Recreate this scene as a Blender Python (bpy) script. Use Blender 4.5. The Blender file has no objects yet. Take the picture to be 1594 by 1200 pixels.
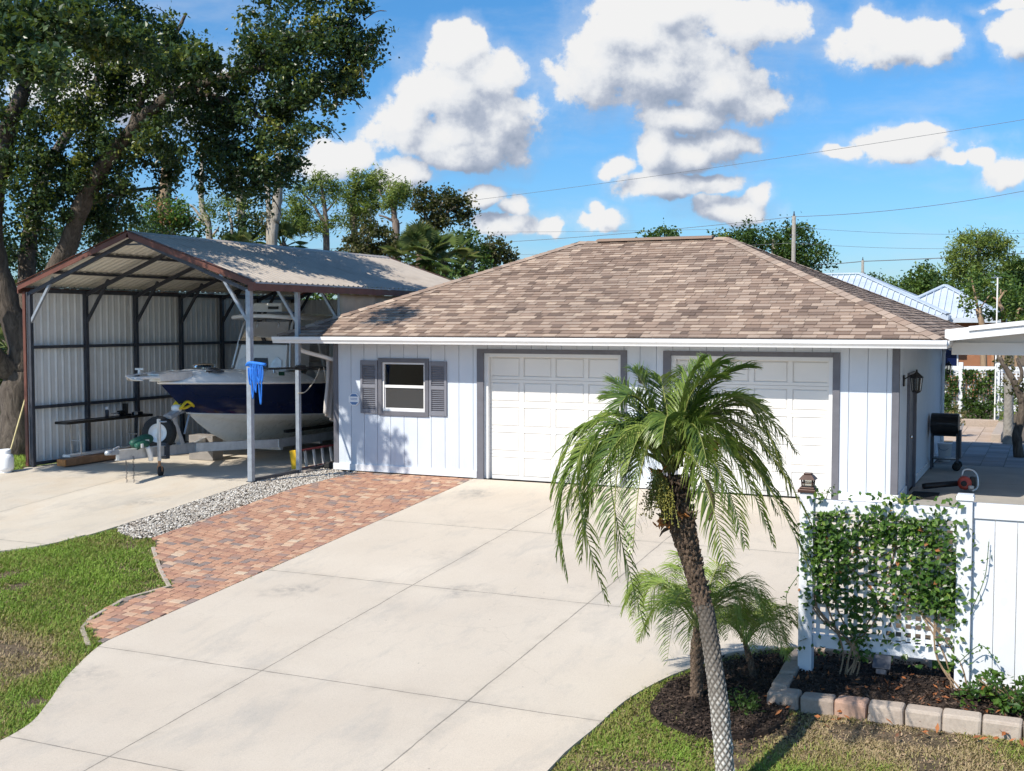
import bpy, math, random
import numpy as np
from mathutils import Vector, geometry
rng = np.random.default_rng(7); random.seed(7)
SC = bpy.context.scene; COL = SC.collection
S = 0.0786                                    # fall of the ground towards the street
# ---------------------------------------------------------------- camera frame
CF, CP, CY, CC = 1844.86, .053, .43, np.array([13.292, -20.324, 3.0])
CR = np.array([math.cos(CY), math.sin(CY), 0]); CD = np.array([-math.sin(CY)*math.cos(CP), math.cos(CY)*math.cos(CP), -math.sin(CP)]); CU = np.cross(CR, CD)
def at(u, v, t):
    return CC + t*(CD + (u-797)/CF*CR - (v-600)/CF*CU)
# ---------------------------------------------------------------- mesh builder
class MB:
    def __init__(s): s.V = []; s.F = []; s.T = []; s.n = 0
    def add(s, V, F, t=.5):
        V = np.asarray(V, float).reshape(-1, 3)
        if isinstance(F, np.ndarray): groups = [F]
        else:
            d = {}
            for f in F: d.setdefault(len(f), []).append(f)
            groups = [np.array(x) for x in d.values()]
        for g in groups: s.F.append(g + s.n)
        s.V.append(V); s.T.append(np.broadcast_to(np.asarray(t, float), (len(V),))); s.n += len(V)
        return s
    def obox(s, c, ax, ay, az, t=.5):
        c = np.asarray(c, float); ax, ay, az = (np.asarray(a, float) for a in (ax, ay, az))
        V = [c+i*ax+j*ay+k*az for k in (-1, 1) for j in (-1, 1) for i in (-1, 1)]
        return s.add(V, [(0, 2, 3, 1), (4, 5, 7, 6), (0, 1, 5, 4), (2, 6, 7, 3), (0, 4, 6, 2), (1, 3, 7, 5)], t)
    def box(s, x0, x1, y0, y1, z0, z1, t=.5):
        return s.obox(((x0+x1)/2, (y0+y1)/2, (z0+z1)/2), ((x1-x0)/2, 0, 0), (0, (y1-y0)/2, 0), (0, 0, (z1-z0)/2), t)
    def bar(s, p, q, w, hh=None, up=(0, 0, 1), t=.5):
        p, q = np.asarray(p, float), np.asarray(q, float); d = q-p; L = np.linalg.norm(d); d = d/L
        u = np.asarray(up, float); sd = np.cross(d, u)
        if np.linalg.norm(sd) < 1e-3: sd = np.cross(d, (1., 0, 0))
        sd /= np.linalg.norm(sd); u = np.cross(sd, d); hh = hh or w
        return s.obox((p+q)/2, d*L/2, sd*w/2, u*hh/2, t)
    def tube(s, P, R, n=8, cap=True, t=.5):
        P = np.asarray(P, float); k = len(P); R = np.broadcast_to(np.asarray(R, float), (k,))
        T = np.gradient(P, axis=0); T /= np.linalg.norm(T, axis=1)[:, None]+1e-12
        a = np.array([0, 0, 1.]) if abs(T[0][2]) < .9 else np.array([1., 0, 0])
        N = np.cross(T[0], a); N /= np.linalg.norm(N); V = []
        an = np.arange(n)*2*math.pi/n
        for i in range(k):
            N = N - T[i]*(N@T[i]); N /= np.linalg.norm(N); B = np.cross(T[i], N)
            V.append(P[i]+R[i]*(np.cos(an)[:, None]*N+np.sin(an)[:, None]*B))
        V = np.concatenate(V)
        i, j = np.meshgrid(np.arange(k-1), np.arange(n), indexing='ij'); j2 = (j+1) % n
        F = np.stack([i*n+j, i*n+j2, (i+1)*n+j2, (i+1)*n+j], -1).reshape(-1, 4)
        tt = t if np.isscalar(t) else np.repeat(t, n)
        s.add(V, F, tt)
        if cap:
            s.F.append(np.array([[s.n-k*n+x for x in range(n)][::-1]])); s.F.append(np.array([[s.n-n+x for x in range(n)]]))
        return s
    def lathe(s, prof, c=(0, 0, 0), n=20, axis=(0, 0, 1), t=.5):
        ax = np.asarray(axis, float); ax /= np.linalg.norm(ax); a = np.array([1., 0, 0]) if abs(ax[0]) < .9 else np.array([0, 1., 0])
        e1 = np.cross(ax, a); e1 /= np.linalg.norm(e1); e2 = np.cross(ax, e1); an = np.arange(n)*2*math.pi/n
        V = np.concatenate([np.asarray(c)+ax*z+max(r, 1e-4)*(np.cos(an)[:, None]*e1+np.sin(an)[:, None]*e2) for r, z in prof])
        k = len(prof); i, j = np.meshgrid(np.arange(k-1), np.arange(n), indexing='ij'); j2 = (j+1) % n
        return s.add(V, np.stack([i*n+j, i*n+j2, (i+1)*n+j2, (i+1)*n+j], -1).reshape(-1, 4), t)
    def poly(s, V, t=.5): return s.add(V, [tuple(range(len(V)))], t)
    def prism(s, V, d, t=.5):
        V = np.asarray(V, float); k = len(V); W = V+np.asarray(d, float)
        F = [tuple(range(k))[::-1], tuple(range(k, 2*k))]+[(i, (i+1) % k, (i+1) % k+k, i+k) for i in range(k)]
        return s.add(np.concatenate([V, W]), F, t)
    def grid(s, fn, nu, nv, t=.5, closed=False):
        V = np.array([fn(i/(nu-1), j/(nv-1)) for i in range(nu) for j in range(nv)])
        i, j = np.meshgrid(np.arange(nu-1), np.arange(nv-1), indexing='ij')
        return s.add(V, np.stack([i*nv+j, (i+1)*nv+j, (i+1)*nv+j+1, i*nv+j+1], -1).reshape(-1, 4), t)
    def mesh(s, name, o=(0, 0, 0), smooth=False):
        V = np.concatenate(s.V)-np.asarray(o, float); me = bpy.data.meshes.new(name)
        me.vertices.add(len(V)); me.vertices.foreach_set('co', V.astype(np.float32).ravel())
        loops = np.concatenate([f.ravel() for f in s.F]); tot = np.concatenate([np.full(len(f), f.shape[1]) for f in s.F])
        st = np.concatenate([[0], np.cumsum(tot)[:-1]])
        me.loops.add(len(loops)); me.loops.foreach_set('vertex_index', loops.astype(np.int32))
        me.polygons.add(len(tot)); me.polygons.foreach_set('loop_start', st.astype(np.int32)); me.polygons.foreach_set('loop_total', tot.astype(np.int32))
        me.polygons.foreach_set('use_smooth', np.full(len(tot), bool(smooth)))
        a = me.attributes.new('tint', 'FLOAT', 'POINT'); a.data.foreach_set('value', np.concatenate(s.T).astype(np.float32))
        me.update(calc_edges=True); me.validate()
        return me
    def build(s, name, m, parent=None, smooth=False, bevel=0, label=None, kind=None):
        org = np.array(parent['_o']) if parent is not None else np.zeros(3)
        me = s.mesh(name, org, smooth); me.materials.append(m)
        o = bpy.data.objects.new(name, me); COL.objects.link(o)
        if parent is not None: o.parent = parent; o['_o'] = parent['_o']
        else: o['_o'] = (0., 0., 0.)
        if bevel:
            b = o.modifiers.new('bevel', 'BEVEL'); b.width = bevel; b.segments = 2; b.limit_method = 'ANGLE'; b.angle_limit = .6
        if smooth == 'auto':
            pass
        if label: o['label'] = label
        if kind: o['kind'] = kind
        return o
def thing(name, loc, label, cat, group=None):
    o = bpy.data.objects.new(name, None); COL.objects.link(o); o.location = [float(x) for x in loc]; o['_o'] = tuple(float(x) for x in loc)
    o.empty_display_size = .1
    o['label'] = label; o['category'] = cat
    if group: o['group'] = group
    return o
def tag(o, label, cat, group=None):
    o['label'] = label; o['category'] = cat
    if group: o['group'] = group
    return o
def struct(o): o['kind'] = 'structure'; return o
# ---------------------------------------------------------------- materials
class NT:
    def __init__(s, name):
        s.m = bpy.data.materials.new(name); s.m.use_nodes = True; s.t = s.m.node_tree; s.N = s.t.nodes; s.L = s.t.links
        s.b = s.N['Principled BSDF']; s.out = s.N['Material Output']
    def n(s, ty, **k):
        x = s.N.new('ShaderNode'+ty)
        for a, v in k.items(): setattr(x, a, v)
        return x
    def set(s, inp, v):
        if isinstance(v, bpy.types.NodeSocket): s.L.new(v, inp)
        else: inp.default_value = v
    def coord(s, kind='Object'): return s.n('TexCoord').outputs[kind]
    def noise(s, vec, scale, detail=4, rough=.55, dist=0):
        x = s.n('TexNoise'); s.set(x.inputs['Vector'], vec); x.inputs['Scale'].default_value = scale; x.inputs['Detail'].default_value = detail
        x.inputs['Roughness'].default_value = rough; x.inputs['Distortion'].default_value = dist; return x.outputs['Fac']
    def math(s, op, a, b=0., c=0., clamp=False):
        x = s.n('Math', operation=op, use_clamp=clamp)
        for i, v in enumerate((a, b, c)): s.set(x.inputs[i], v)
        return x.outputs[0]
    def ramp(s, fac, stops, interp='LINEAR'):
        x = s.n('ValToRGB'); e = x.color_ramp; e.interpolation = interp
        while len(e.elements) < len(stops): e.elements.new(.5)
        for el, (p, c) in zip(e.elements, stops): el.position = p; el.color = (*c, 1) if len(c) == 3 else c
        s.set(x.inputs[0], fac); return x.outputs[0]
    def mix(s, fac, a, b, mode='MIX'):
        x = s.n('Mix', data_type='RGBA', blend_type=mode)
        s.set(x.inputs[0], fac)
        for i, v in ((6, a), (7, b)):
            if not isinstance(v, bpy.types.NodeSocket) and len(v) == 3: v = (*v, 1)
            s.set(x.inputs[i], v)
        return x.outputs[2]
    def mr(s, v, a, b, c=0., d=1.):
        x = s.n('MapRange'); s.set(x.inputs[0], v)
        for i, q in enumerate((a, b, c, d)): x.inputs[i+1].default_value = q
        return x.outputs[0]
    def vmul(s, vec, k):
        x = s.n('VectorMath', operation='MULTIPLY'); s.set(x.inputs[0], vec); x.inputs[1].default_value = k; return x.outputs[0]
    def bump(s, hgt, strength=.3, dist=.02):
        x = s.n('Bump'); x.inputs['Strength'].default_value = strength; x.inputs['Distance'].default_value = dist
        s.set(x.inputs['Height'], hgt); s.L.new(x.outputs[0], s.b.inputs['Normal']); return x
    def tint(s): return s.n('Attribute', attribute_name='tint').outputs['Fac']
    def base(s, c, rough=.6, metal=0., spec=.5):
        s.set(s.b.inputs['Base Color'], c if isinstance(c, bpy.types.NodeSocket) else (*c, 1))
        s.set(s.b.inputs['Roughness'], rough); s.b.inputs['Metallic'].default_value = metal; s.b.inputs['Specular IOR Level'].default_value = spec
def plain(name, c, rough=.55, metal=0., var=.12, scale=6, bump=.0, bscale=60, spec=.4, dirt=None, dirt_amt=.3):
    k = NT(name); v = k.coord(); n = k.noise(v, scale, 6)
    lo = tuple(x*(1-var) for x in c); hi = tuple(min(1, x*(1+var)) for x in c)
    col = k.ramp(n, [(.3, lo), (.7, hi)])
    if dirt:
        d = k.mr(k.noise(v, scale*.45, 8, .7), .48, .75, 0, dirt_amt); col = k.mix(d, col, dirt)
    k.base(col, k.mr(k.noise(v, scale*2.3, 3), .3, .7, max(.02, rough-.08), min(1, rough+.08)), metal, spec)
    if bump: k.bump(k.noise(v, bscale, 4), bump, .01)
    return k.m
def leaf_mat(name, stops, trans=.28, rough=.5, tr_col=None):
    k = NT(name); t = k.tint(); col = k.ramp(t, stops); k.base(col, rough, 0, .35)
    tr = k.n('BsdfTranslucent'); k.L.new(k.mix(.5, col, tr_col or (.25, .35, .03)), tr.inputs[0])
    mx = k.n('MixShader'); mx.inputs[0].default_value = trans; k.L.new(k.b.outputs[0], mx.inputs[1]); k.L.new(tr.outputs[0], mx.inputs[2])
    k.L.new(mx.outputs[0], k.out.inputs[0]); return k.m
M = {}
M['white'] = plain('white_paint', (.74, .74, .74), .45, var=.03, scale=3)
M['vinyl'] = plain('white_vinyl', (.70, .72, .755), .32, var=.03, scale=4, dirt=(.5, .48, .42), dirt_amt=.12)
M['gutter'] = plain('white_gutter_metal', (.80, .80, .80), .35, var=.03, scale=2, dirt=(.45, .42, .36), dirt_amt=.2)
M['door'] = plain('garage_door_paint', (.74, .72, .69), .4, var=.02, scale=2, dirt=(.6, .57, .52), dirt_amt=.12)
M['gray'] = plain('slate_gray_paint', (.135, .135, .155), .5, var=.08, scale=5)
M['shutter'] = plain('shutter_paint', (.19, .195, .225), .5, var=.06, scale=5)
M['black'] = plain('black_paint', (.012, .012, .013), .4, var=.3, scale=10)
M['rubber'] = plain('black_rubber', (.02, .02, .02), .75, var=.3, scale=12)
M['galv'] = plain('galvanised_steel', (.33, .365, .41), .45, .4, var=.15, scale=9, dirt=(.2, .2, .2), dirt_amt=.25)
M['galvdark'] = plain('dark_and_shaded_steel', (.07, .075, .09), .5, .3, var=.15, scale=7)  # near-black: the carport frame's shade is put into this colour
M['rust'] = plain('rust_brown_trim', (.135, .052, .036), .5, var=.18, scale=4, dirt=(.09, .04, .03), dirt_amt=.5)
M['roofmetal'] = plain('tan_roof_metal', (.39, .34, .29), .5, .0, var=.07, scale=2.5, dirt=(.22, .17, .13), dirt_amt=.45)
M['cream'] = plain('lifted_cream_underside', (.80, .76, .66), .4, .0, var=.04)  # paler than the roof metal, to lift the shaded carport ceiling
M['wallmetal'] = plain('pale_wall_metal', (.84, .84, .82), .45, .1, var=.05, scale=2.5, dirt=(.35, .33, .3), dirt_amt=.25)
M['alu'] = plain('trailer_aluminium', (.66, .66, .65), .38, .5, var=.1, scale=10, dirt=(.35, .33, .3), dirt_amt=.3)
M['gel'] = plain('white_gelcoat', (.86, .85, .82), .22, var=.03, scale=3, dirt=(.5, .48, .43), dirt_amt=.15)
M['bottom'] = plain('cream_bottom_gelcoat', (.86, .83, .74), .3, var=.04, scale=3, dirt=(.5, .46, .36), dirt_amt=.25)
M['navy'] = plain('navy_gelcoat', (.006, .012, .055), .08, var=.1, scale=2, spec=.6)
M['tan'] = plain('tan_canvas', (.52, .43, .31), .85, var=.12, scale=3, bump=.3, bscale=4)
M['pale_cloth'] = plain('pale_canvas', (.55, .51, .47), .85, var=.08, scale=5)
M['yellow'] = plain('yellow_plastic', (.85, .50, .02), .45, var=.12, scale=12, dirt=(.3, .18, .05), dirt_amt=.4)
M['red'] = plain('red_fibreglass', (.24, .04, .045), .5, var=.15, scale=9, dirt=(.1, .04, .04), dirt_amt=.4)
M['redplastic'] = plain('red_plastic', (.42, .055, .03), .4, var=.15, scale=12)
M['blue'] = plain('blue_webbing', (.02, .17, .62), .7, var=.2, scale=14, bump=.4, bscale=90)
M['yrope'] = plain('yellow_webbing', (.72, .55, .03), .75, var=.2, scale=20)
M['carton'] = plain('shade_darkened_carton', (.24, .22, .20), .8)  # a pale carton; the shade on it is put into the colour
M['rope'] = plain('pale_rope', (.5, .45, .36), .8)
M['green'] = plain('green_canvas', (.01, .075, .05), .55, var=.3, scale=16)
M['orange'] = plain('orange_bract', (.5, .2, .06), .7, var=.3, scale=20)
M['wood'] = plain('brown_timber', (.36, .19, .10), .7, var=.25, scale=7, bump=.2)
M['palewood'] = plain('pale_bamboo', (.5, .42, .2), .6, var=.2)
M['greypole'] = plain('weathered_pole_wood', (.27, .25, .22), .85, var=.25, scale=9, bump=.4)
M['brownwall'] = plain('brown_house_wall', (.30, .135, .07), .8, var=.12, scale=3)
M['soil'] = None
M['wire'] = plain('wire', (.16, .17, .18), .6, .2)
M['mat'] = plain('black_doormat', (.014, .013, .013), .95, var=.3, scale=40, bump=.6, bscale=150)
M['chrome'] = plain('stainless_steel', (.75, .75, .75), .12, 1.0, var=.03)
M['signwhite'] = plain('sign_white', (.85, .86, .88), .4, var=.02)
M['signblue'] = plain('sign_blue', (.10, .21, .42), .4, var=.04)
M['bronze'] = plain('bronze_plastic', (.085, .05, .04), .4, .3, var=.15)
M['siding'] = None
def siding():
    k = NT('pale_blue_siding'); v = k.coord(); n = k.noise(k.vmul(v, (14, 14, .9)), 6, 5, .6)
    col = k.ramp(k.noise(v, 1.6, 5), [(.3, (.56, .615, .69)), (.7, (.615, .66, .725))])
    sp = k.n('SeparateXYZ'); k.L.new(v, sp.inputs[0]); gm = k.math('MULTIPLY', k.mr(sp.outputs['Z'], .15, .75, 1, 0), k.mr(k.noise(k.vmul(v, (6, 6, .8)), 2.2, 6, .7), .45, .75, 0, .4)); col = k.mix(gm, col, (.42, .42, .40))
    k.base(col, .55, 0, .3); k.bump(n, .16, .006); return k.m
M['siding'] = siding()
def shingle():
    k = NT('architectural_shingle'); v = k.coord(); t = k.tint()
    col = k.ramp(t, [(0, (.18, .13, .105)), (.22, (.265, .19, .15)), (.45, (.38, .275, .213)), (.65, (.43, .335, .27)), (.82, (.51, .39, .305)), (1, (.58, .455, .355))])
    g = k.noise(v, 130, 3, .7); col = k.mix(.5, col, k.ramp(g, [(.3, (.35, .35, .35)), (.7, (1, 1, 1))]), 'MULTIPLY')
    st = k.mr(k.noise(k.vmul(v, (1, .5, .5)), .9, 5), .45, .7, 0, .25); col = k.mix(st, col, (.12, .10, .09))
    k.base(col, .92, 0, .2); k.bump(g, .5, .006); return k.m
M['shingle'] = shingle()
def concrete(name, lo, hi, jx=(), jy=(), stain=(.36, .34, .31), warm=(.60, .52, .42), w=.0075):
    k = NT(name); v = k.coord(); sep = k.n('SeparateXYZ'); k.L.new(v, sep.inputs[0])
    big = k.noise(v, .42, 6, .6); col = k.ramp(big, [(.3, lo), (.7, hi)])
    col = k.mix(k.mr(k.noise(v, .8, 8, .65, .6), .5, .72, 0, .45), col, warm)
    col = k.mix(k.mr(k.noise(k.vmul(v, (1, .33, 1)), 1.7, 9, .72, .4), .52, .72, 0, .55), col, stain)
    # tyre scuffs and dark patches
    sc = k.mr(k.noise(k.vmul(v, (2.6, .55, 1)), 1.5, 10, .8, .3), .63, .72, 0, .5); col = k.mix(sc, col, (.20, .20, .21))
    sp = k.noise(v, 85, 3, .75); col = k.mix(.42, col, k.ramp(sp, [(.34, (.62, .62, .62)), (.56, (1, 1, 1))]), 'MULTIPLY')
    dots = k.n('TexVoronoi'); k.L.new(v, dots.inputs['Vector']); dots.inputs['Scale'].default_value = 2.3
    dm = k.math('LESS_THAN', k.math('ADD', dots.outputs['Distance'], k.math('MULTIPLY', k.noise(v, 40, 2), .05)), .052); col = k.mix(k.math('MULTIPLY', dm, .5), col, (.12, .11, .10))
    wob = k.math('MULTIPLY', k.math('SUBTRACT', k.noise(v, 1.1, 6), .5), .05); line = None; cell = None; halo = None
    cv = k.n('TexVoronoi', feature='DISTANCE_TO_EDGE'); dv_ = k.n('VectorMath', operation='ADD'); k.L.new(v, dv_.inputs[0]); nz = k.n('TexNoise'); k.L.new(v, nz.inputs['Vector']); nz.inputs['Scale'].default_value = 2.2; nz.inputs['Detail'].default_value = 8; k.L.new(k.vmul(nz.outputs['Color'], (.9, .9, 0)), dv_.inputs[1]); k.L.new(dv_.outputs[0], cv.inputs['Vector']); cv.inputs['Scale'].default_value = .33
    crk = k.math('MULTIPLY', k.math('LESS_THAN', cv.outputs['Distance'], .0028), k.math('GREATER_THAN', k.noise(v, .31, 2), .53)); col = k.mix(k.math('MULTIPLY', crk, .10), col, (.16, .14, .12))
    oil = k.n('TexVoronoi'); k.L.new(dv_.outputs[0], oil.inputs['Vector']); oil.inputs['Scale'].default_value = .55; om = k.math('MULTIPLY', k.mr(oil.outputs['Distance'], .05, .24, 1, 0), k.mr(k.noise(v, 7, 6, .7), .40, .62, 0, .55)); col = k.mix(om, col, (.17, .165, .165))
    for axis, vals in (('X', jx), ('Y', jy)):
        c = k.math('ADD', sep.outputs[axis], wob)
        for q in vals:
            d = k.math('ABSOLUTE', k.math('SUBTRACT', c, q))
            wd = k.mr(k.noise(v, 3.1, 5, .7), .3, .75, w*.55, w*1.7)
            e = k.math('LESS_THAN', d, wd); line = e if line is None else k.math('MAXIMUM', line, e)
            hl_ = k.mr(d, .0, .16, 1, 0); halo = hl_ if halo is None else k.math('MAXIMUM', halo, hl_)
            ce = k.math('MULTIPLY', k.math('LESS_THAN', c, q), 1.37+q*.71); cell = ce if cell is None else k.math('ADD', cell, ce)
    if line is not None:
        wnz = k.n('TexWhiteNoise', noise_dimensions='1D'); k.L.new(cell, wnz.inputs['W']); col = k.mix(k.mr(wnz.outputs['Value'], 0, 1, 0, .16), col, stain)
        col = k.mix(k.math('MULTIPLY', halo, k.mr(k.noise(v, 5, 6, .7), .42, .7, 0, .38)), col, (.27, .24, .2)); col = k.mix(k.math('MULTIPLY', line, .62), col, (.10, .095, .085))
    k.base(col, .85, 0, .25)
    hgt = k.math('SUBTRACT', k.math('MULTIPLY', sp, .35), line if line is not None else 0.)
    k.bump(hgt, .35, .006); return k.m
M['drive'] = concrete('driveway_concrete', (.53, .455, .37), (.625, .55, .455), (5.525, 8.031), (-3.48, -6.58, -9.92, -12.2))
M['pad'] = concrete('pad_concrete', (.53, .465, .375), (.63, .565, .47), (-3.2,), (-2.16, -7.), warm=(.52, .40, .27))
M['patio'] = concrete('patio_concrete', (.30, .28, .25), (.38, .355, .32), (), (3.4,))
def paver_mat(name, stops, sc=60):
    k = NT(name); v = k.coord(); col = k.ramp(k.tint(), stops)
    g = k.noise(v, sc, 4, .7); col = k.mix(.5, col, k.ramp(g, [(.3, (.55, .55, .55)), (.65, (1, 1, 1))]), 'MULTIPLY')
    col = k.mix(k.mr(k.noise(v, 3, 6), .5, .75, 0, .35), col, (.30, .22, .17))
    k.base(col, .9, 0, .25); k.bump(g, .5, .006); return k.m
M['paver'] = paver_mat('mixed_brick_paver', [(0, (.22, .185, .17)), (.18, (.30, .22, .19)), (.34, (.38, .205, .145)), (.52, (.45, .25, .165)), (.68, (.51, .305, .205)), (.86, (.56, .385, .265)), (1, (.58, .46, .34))])
M['stone'] = paver_mat('tan_edging_stone', [(0, (.33, .26, .21)), (.35, (.42, .34, .28)), (.7, (.47, .40, .335)), (1, (.47, .29, .21))], 35)
M['greypaver'] = paver_mat('grey_patio_paver', [(0, (.25, .24, .24)), (1, (.36, .345, .34))])
M['tanpaver'] = paver_mat('tan_patio_paver', [(0, (.45, .34, .26)), (1, (.55, .44, .36))])
M['pebble'] = paver_mat('white_pebble', [(0, (.16, .14, .12)), (.3, (.38, .34, .29)), (.7, (.56, .52, .46)), (1, (.74, .71, .66))], 90)
def soil(name, stops, sc=9):
    k = NT(name); v = k.coord(); n = k.noise(v, sc, 10, .72); col = k.ramp(n, stops)
    col = k.mix(k.mr(k.noise(v, 1.3, 5), .45, .65, 0, .5), col, (.20, .15, .11))
    k.base(col, .95, 0, .15); k.bump(k.noise(v, 45, 8, .75), .9, .03); return k.m
M['lawn'] = soil('lawn_soil', [(.3, (.06, .05, .03)), (.5, (.13, .10, .065)), (.7, (.24, .18, .12))])
M['mulch'] = soil('mulch_soil', [(.3, (.018, .013, .011)), (.6, (.05, .036, .03)), (.8, (.09, .065, .05))], 22)
M['base'] = soil('joint_sand', [(.3, (.10, .085, .07)), (.7, (.2, .17, .14))])
def attr_mat(name, stops, rough=.9):
    k = NT(name); k.base(k.ramp(k.tint(), stops), rough, 0, .2); return k.m
M['chips'] = attr_mat('bark_chips', [(0, (.015, .011, .009)), (.6, (.06, .042, .034)), (.88, (.13, .09, .065)), (.93, (.30, .10, .035)), (1, (.38, .15, .06))])
M['grass'] = leaf_mat('grass_blades', [(0, (.42, .32, .18)), (.18, (.37, .31, .13)), (.34, (.28, .285, .07)), (.55, (.20, .305, .047)), (.8, (.235, .37, .052)), (1, (.34, .47, .075))], .25, .6)
M['oakleaf'] = leaf_mat('oak_leaf', [(0, (.010, .026, .013)), (.45, (.030, .064, .028)), (.75, (.07, .115, .036)), (.92, (.15, .185, .035)), (1, (.24, .25, .05))], .25, .36)
M['pineleaf'] = leaf_mat('pine_needles', [(0, (.045, .08, .018)), (.5, (.13, .19, .034)), (1, (.26, .31, .06))], .22, .5)
M['bushleaf'] = leaf_mat('broadleaf', [(0, (.02, .046, .014)), (.5, (.058, .112, .022)), (.85, (.105, .175, .032)), (1, (.19, .24, .05))], .25, .45)
M['brownleaf'] = leaf_mat('olive_leaf', [(0, (.022, .028, .011)), (.5, (.065, .068, .022)), (.85, (.13, .115, .04)), (1, (.22, .17, .07))], .22, .55)
M['vineleaf'] = leaf_mat('vine_leaf', [(0, (.022, .058, .014)), (.5, (.058, .125, .022)), (.85, (.12, .205, .034)), (.95, (.20, .26, .05)), (1, (.36, .15, .06))], .25, .32)
M['youngpalm'] = leaf_mat('young_palm_leaflet', [(0, (.10, .17, .04)), (.5, (.21, .30, .06)), (.9, (.27, .34, .08)), (1, (.42, .36, .14))], .3, .35)
M['palmleaf'] = leaf_mat('palm_leaflet', [(0, (.045, .085, .024)), (.4, (.115, .18, .036)), (.75, (.23, .30, .06)), (.92, (.36, .39, .11)), (1, (.45, .38, .16))], .28, .3)
M['palmstem'] = plain('palm_rachis', (.22, .24, .06), .5, var=.2, scale=9)
M['fruit'] = plain('palm_fruit', (.24, .22, .045), .5, var=.3, scale=30)
M['fanleaf'] = leaf_mat('fan_palm_leaf', [(0, (.045, .08, .025)), (.6, (.12, .17, .045)), (1, (.27, .26, .09))], .2, .45)
def bark(name, lo, hi, sc=5, st=(1, 1, .25), b=.8):
    k = NT(name); v = k.coord(); n = k.noise(k.vmul(v, st), sc, 9, .7, .8); col = k.ramp(n, [(.3, lo), (.7, hi)])
    k.base(col, .92, 0, .2); k.bump(n, b, .06); return k.m
M['oakbark'] = bark('oak_bark', (.04, .032, .027), (.19, .158, .13), 11, (1, 1, .3), 1.)
M['pinebark'] = bark('pine_bark', (.10, .075, .06), (.30, .24, .20), 8)
M['palebark'] = bark('pale_bark', (.24, .21, .17), (.52, .47, .40), 7)
M['tanbark'] = bark('tan_bark', (.20, .13, .08), (.44, .32, .21), 6)
def palmbark():
    k = NT('palm_trunk_scars'); v = k.coord(); t = k.tint(); n = k.noise(v, 60, 6, .7)
    col = k.ramp(t, [(0, (.10, .085, .072)), (.4, (.30, .275, .245)), (1, (.66, .64, .60))])
    col = k.mix(.55, col, k.ramp(n, [(.3, (.5, .48, .45)), (.7, (1, 1, 1))]), 'MULTIPLY')
    k.base(col, .9, 0, .2); k.bump(n, .5, .01); return k.m
M['palmbark'] = palmbark()
M['fibre'] = bark('palm_fibre', (.05, .035, .026), (.28, .20, .145), 34, (1, 1, .6))
def glass(name, tintc, gray=0.):
    k = NT(name); k.N.remove(k.b); tr = k.n('BsdfTransparent'); tr.inputs[0].default_value = (*tintc, 1); gl = k.n('BsdfGlossy'); gl.inputs['Roughness'].default_value = .02
    fr = k.n('Fresnel'); fr.inputs[0].default_value = 1.5; mx = k.n('MixShader'); k.L.new(fr.outputs[0], mx.inputs[0]); k.L.new(tr.outputs[0], mx.inputs[1]); k.L.new(gl.outputs[0], mx.inputs[2])
    o = mx.outputs[0]
    if gray:
        df = k.n('BsdfDiffuse'); df.inputs[0].default_value = (.10, .10, .10, 1); m2 = k.n('MixShader'); m2.inputs[0].default_value = gray; k.L.new(o, m2.inputs[1]); k.L.new(df.outputs[0], m2.inputs[2]); o = m2.outputs[0]
    k.L.new(o, k.out.inputs[0]); return k.m
M['glass'] = glass('window_glass', (.75, .8, .8)); M['screen'] = glass('insect_screen', (.8, .8, .8), .55); M['smoke'] = glass('smoked_glass', (.07, .09, .11)); M['lampglass'] = glass('lamp_glass', (.9, .9, .85), .25)
def metalroof():
    k = NT('white_metal_roof'); k.base(k.ramp(k.noise(k.coord(), 1.5, 5), [(.3, (.52, .59, .68)), (.7, (.62, .68, .75))]), .4, .2); return k.m
M['whiteroof'] = metalroof()
# ---------------------------------------------------------------- ground
def h(x, y):
    x = np.asarray(x, float); y = np.asarray(y, float); w = np.clip((x+.4)/2.8, 0, 1); w = w*w*(3-2*w); y = np.maximum(y, -17)
    return (1-w)*S*np.minimum(y+2.16, 0)+w*S*np.minimum(y, 0)
def inpoly(P, x, y):
    P = np.asarray(P); r = np.zeros(np.shape(x), bool); j = len(P)-1
    for i in range(len(P)):
        a, b = P[i], P[j]; c = ((a[1] > y) != (b[1] > y)) & (x < (b[0]-a[0])*(y-a[1])/(b[1]-a[1]+1e-12)+a[0]); r ^= c; j = i
    return r
def smooth_line(P, n=8):
    P = np.asarray(P, float); Q = np.vstack([2*P[0]-P[1], P, 2*P[-1]-P[-2]]); out = []
    for i in range(1, len(Q)-2):
        for t in np.arange(n)/n:
            a, b, c, d = Q[i-1:i+3]; out.append(.5*((2*b)+(-a+c)*t+(2*a-5*b+4*c-d)*t*t+(-a+3*b-3*c+d)*t**3))
    return np.array(out+[P[-1]])
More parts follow.
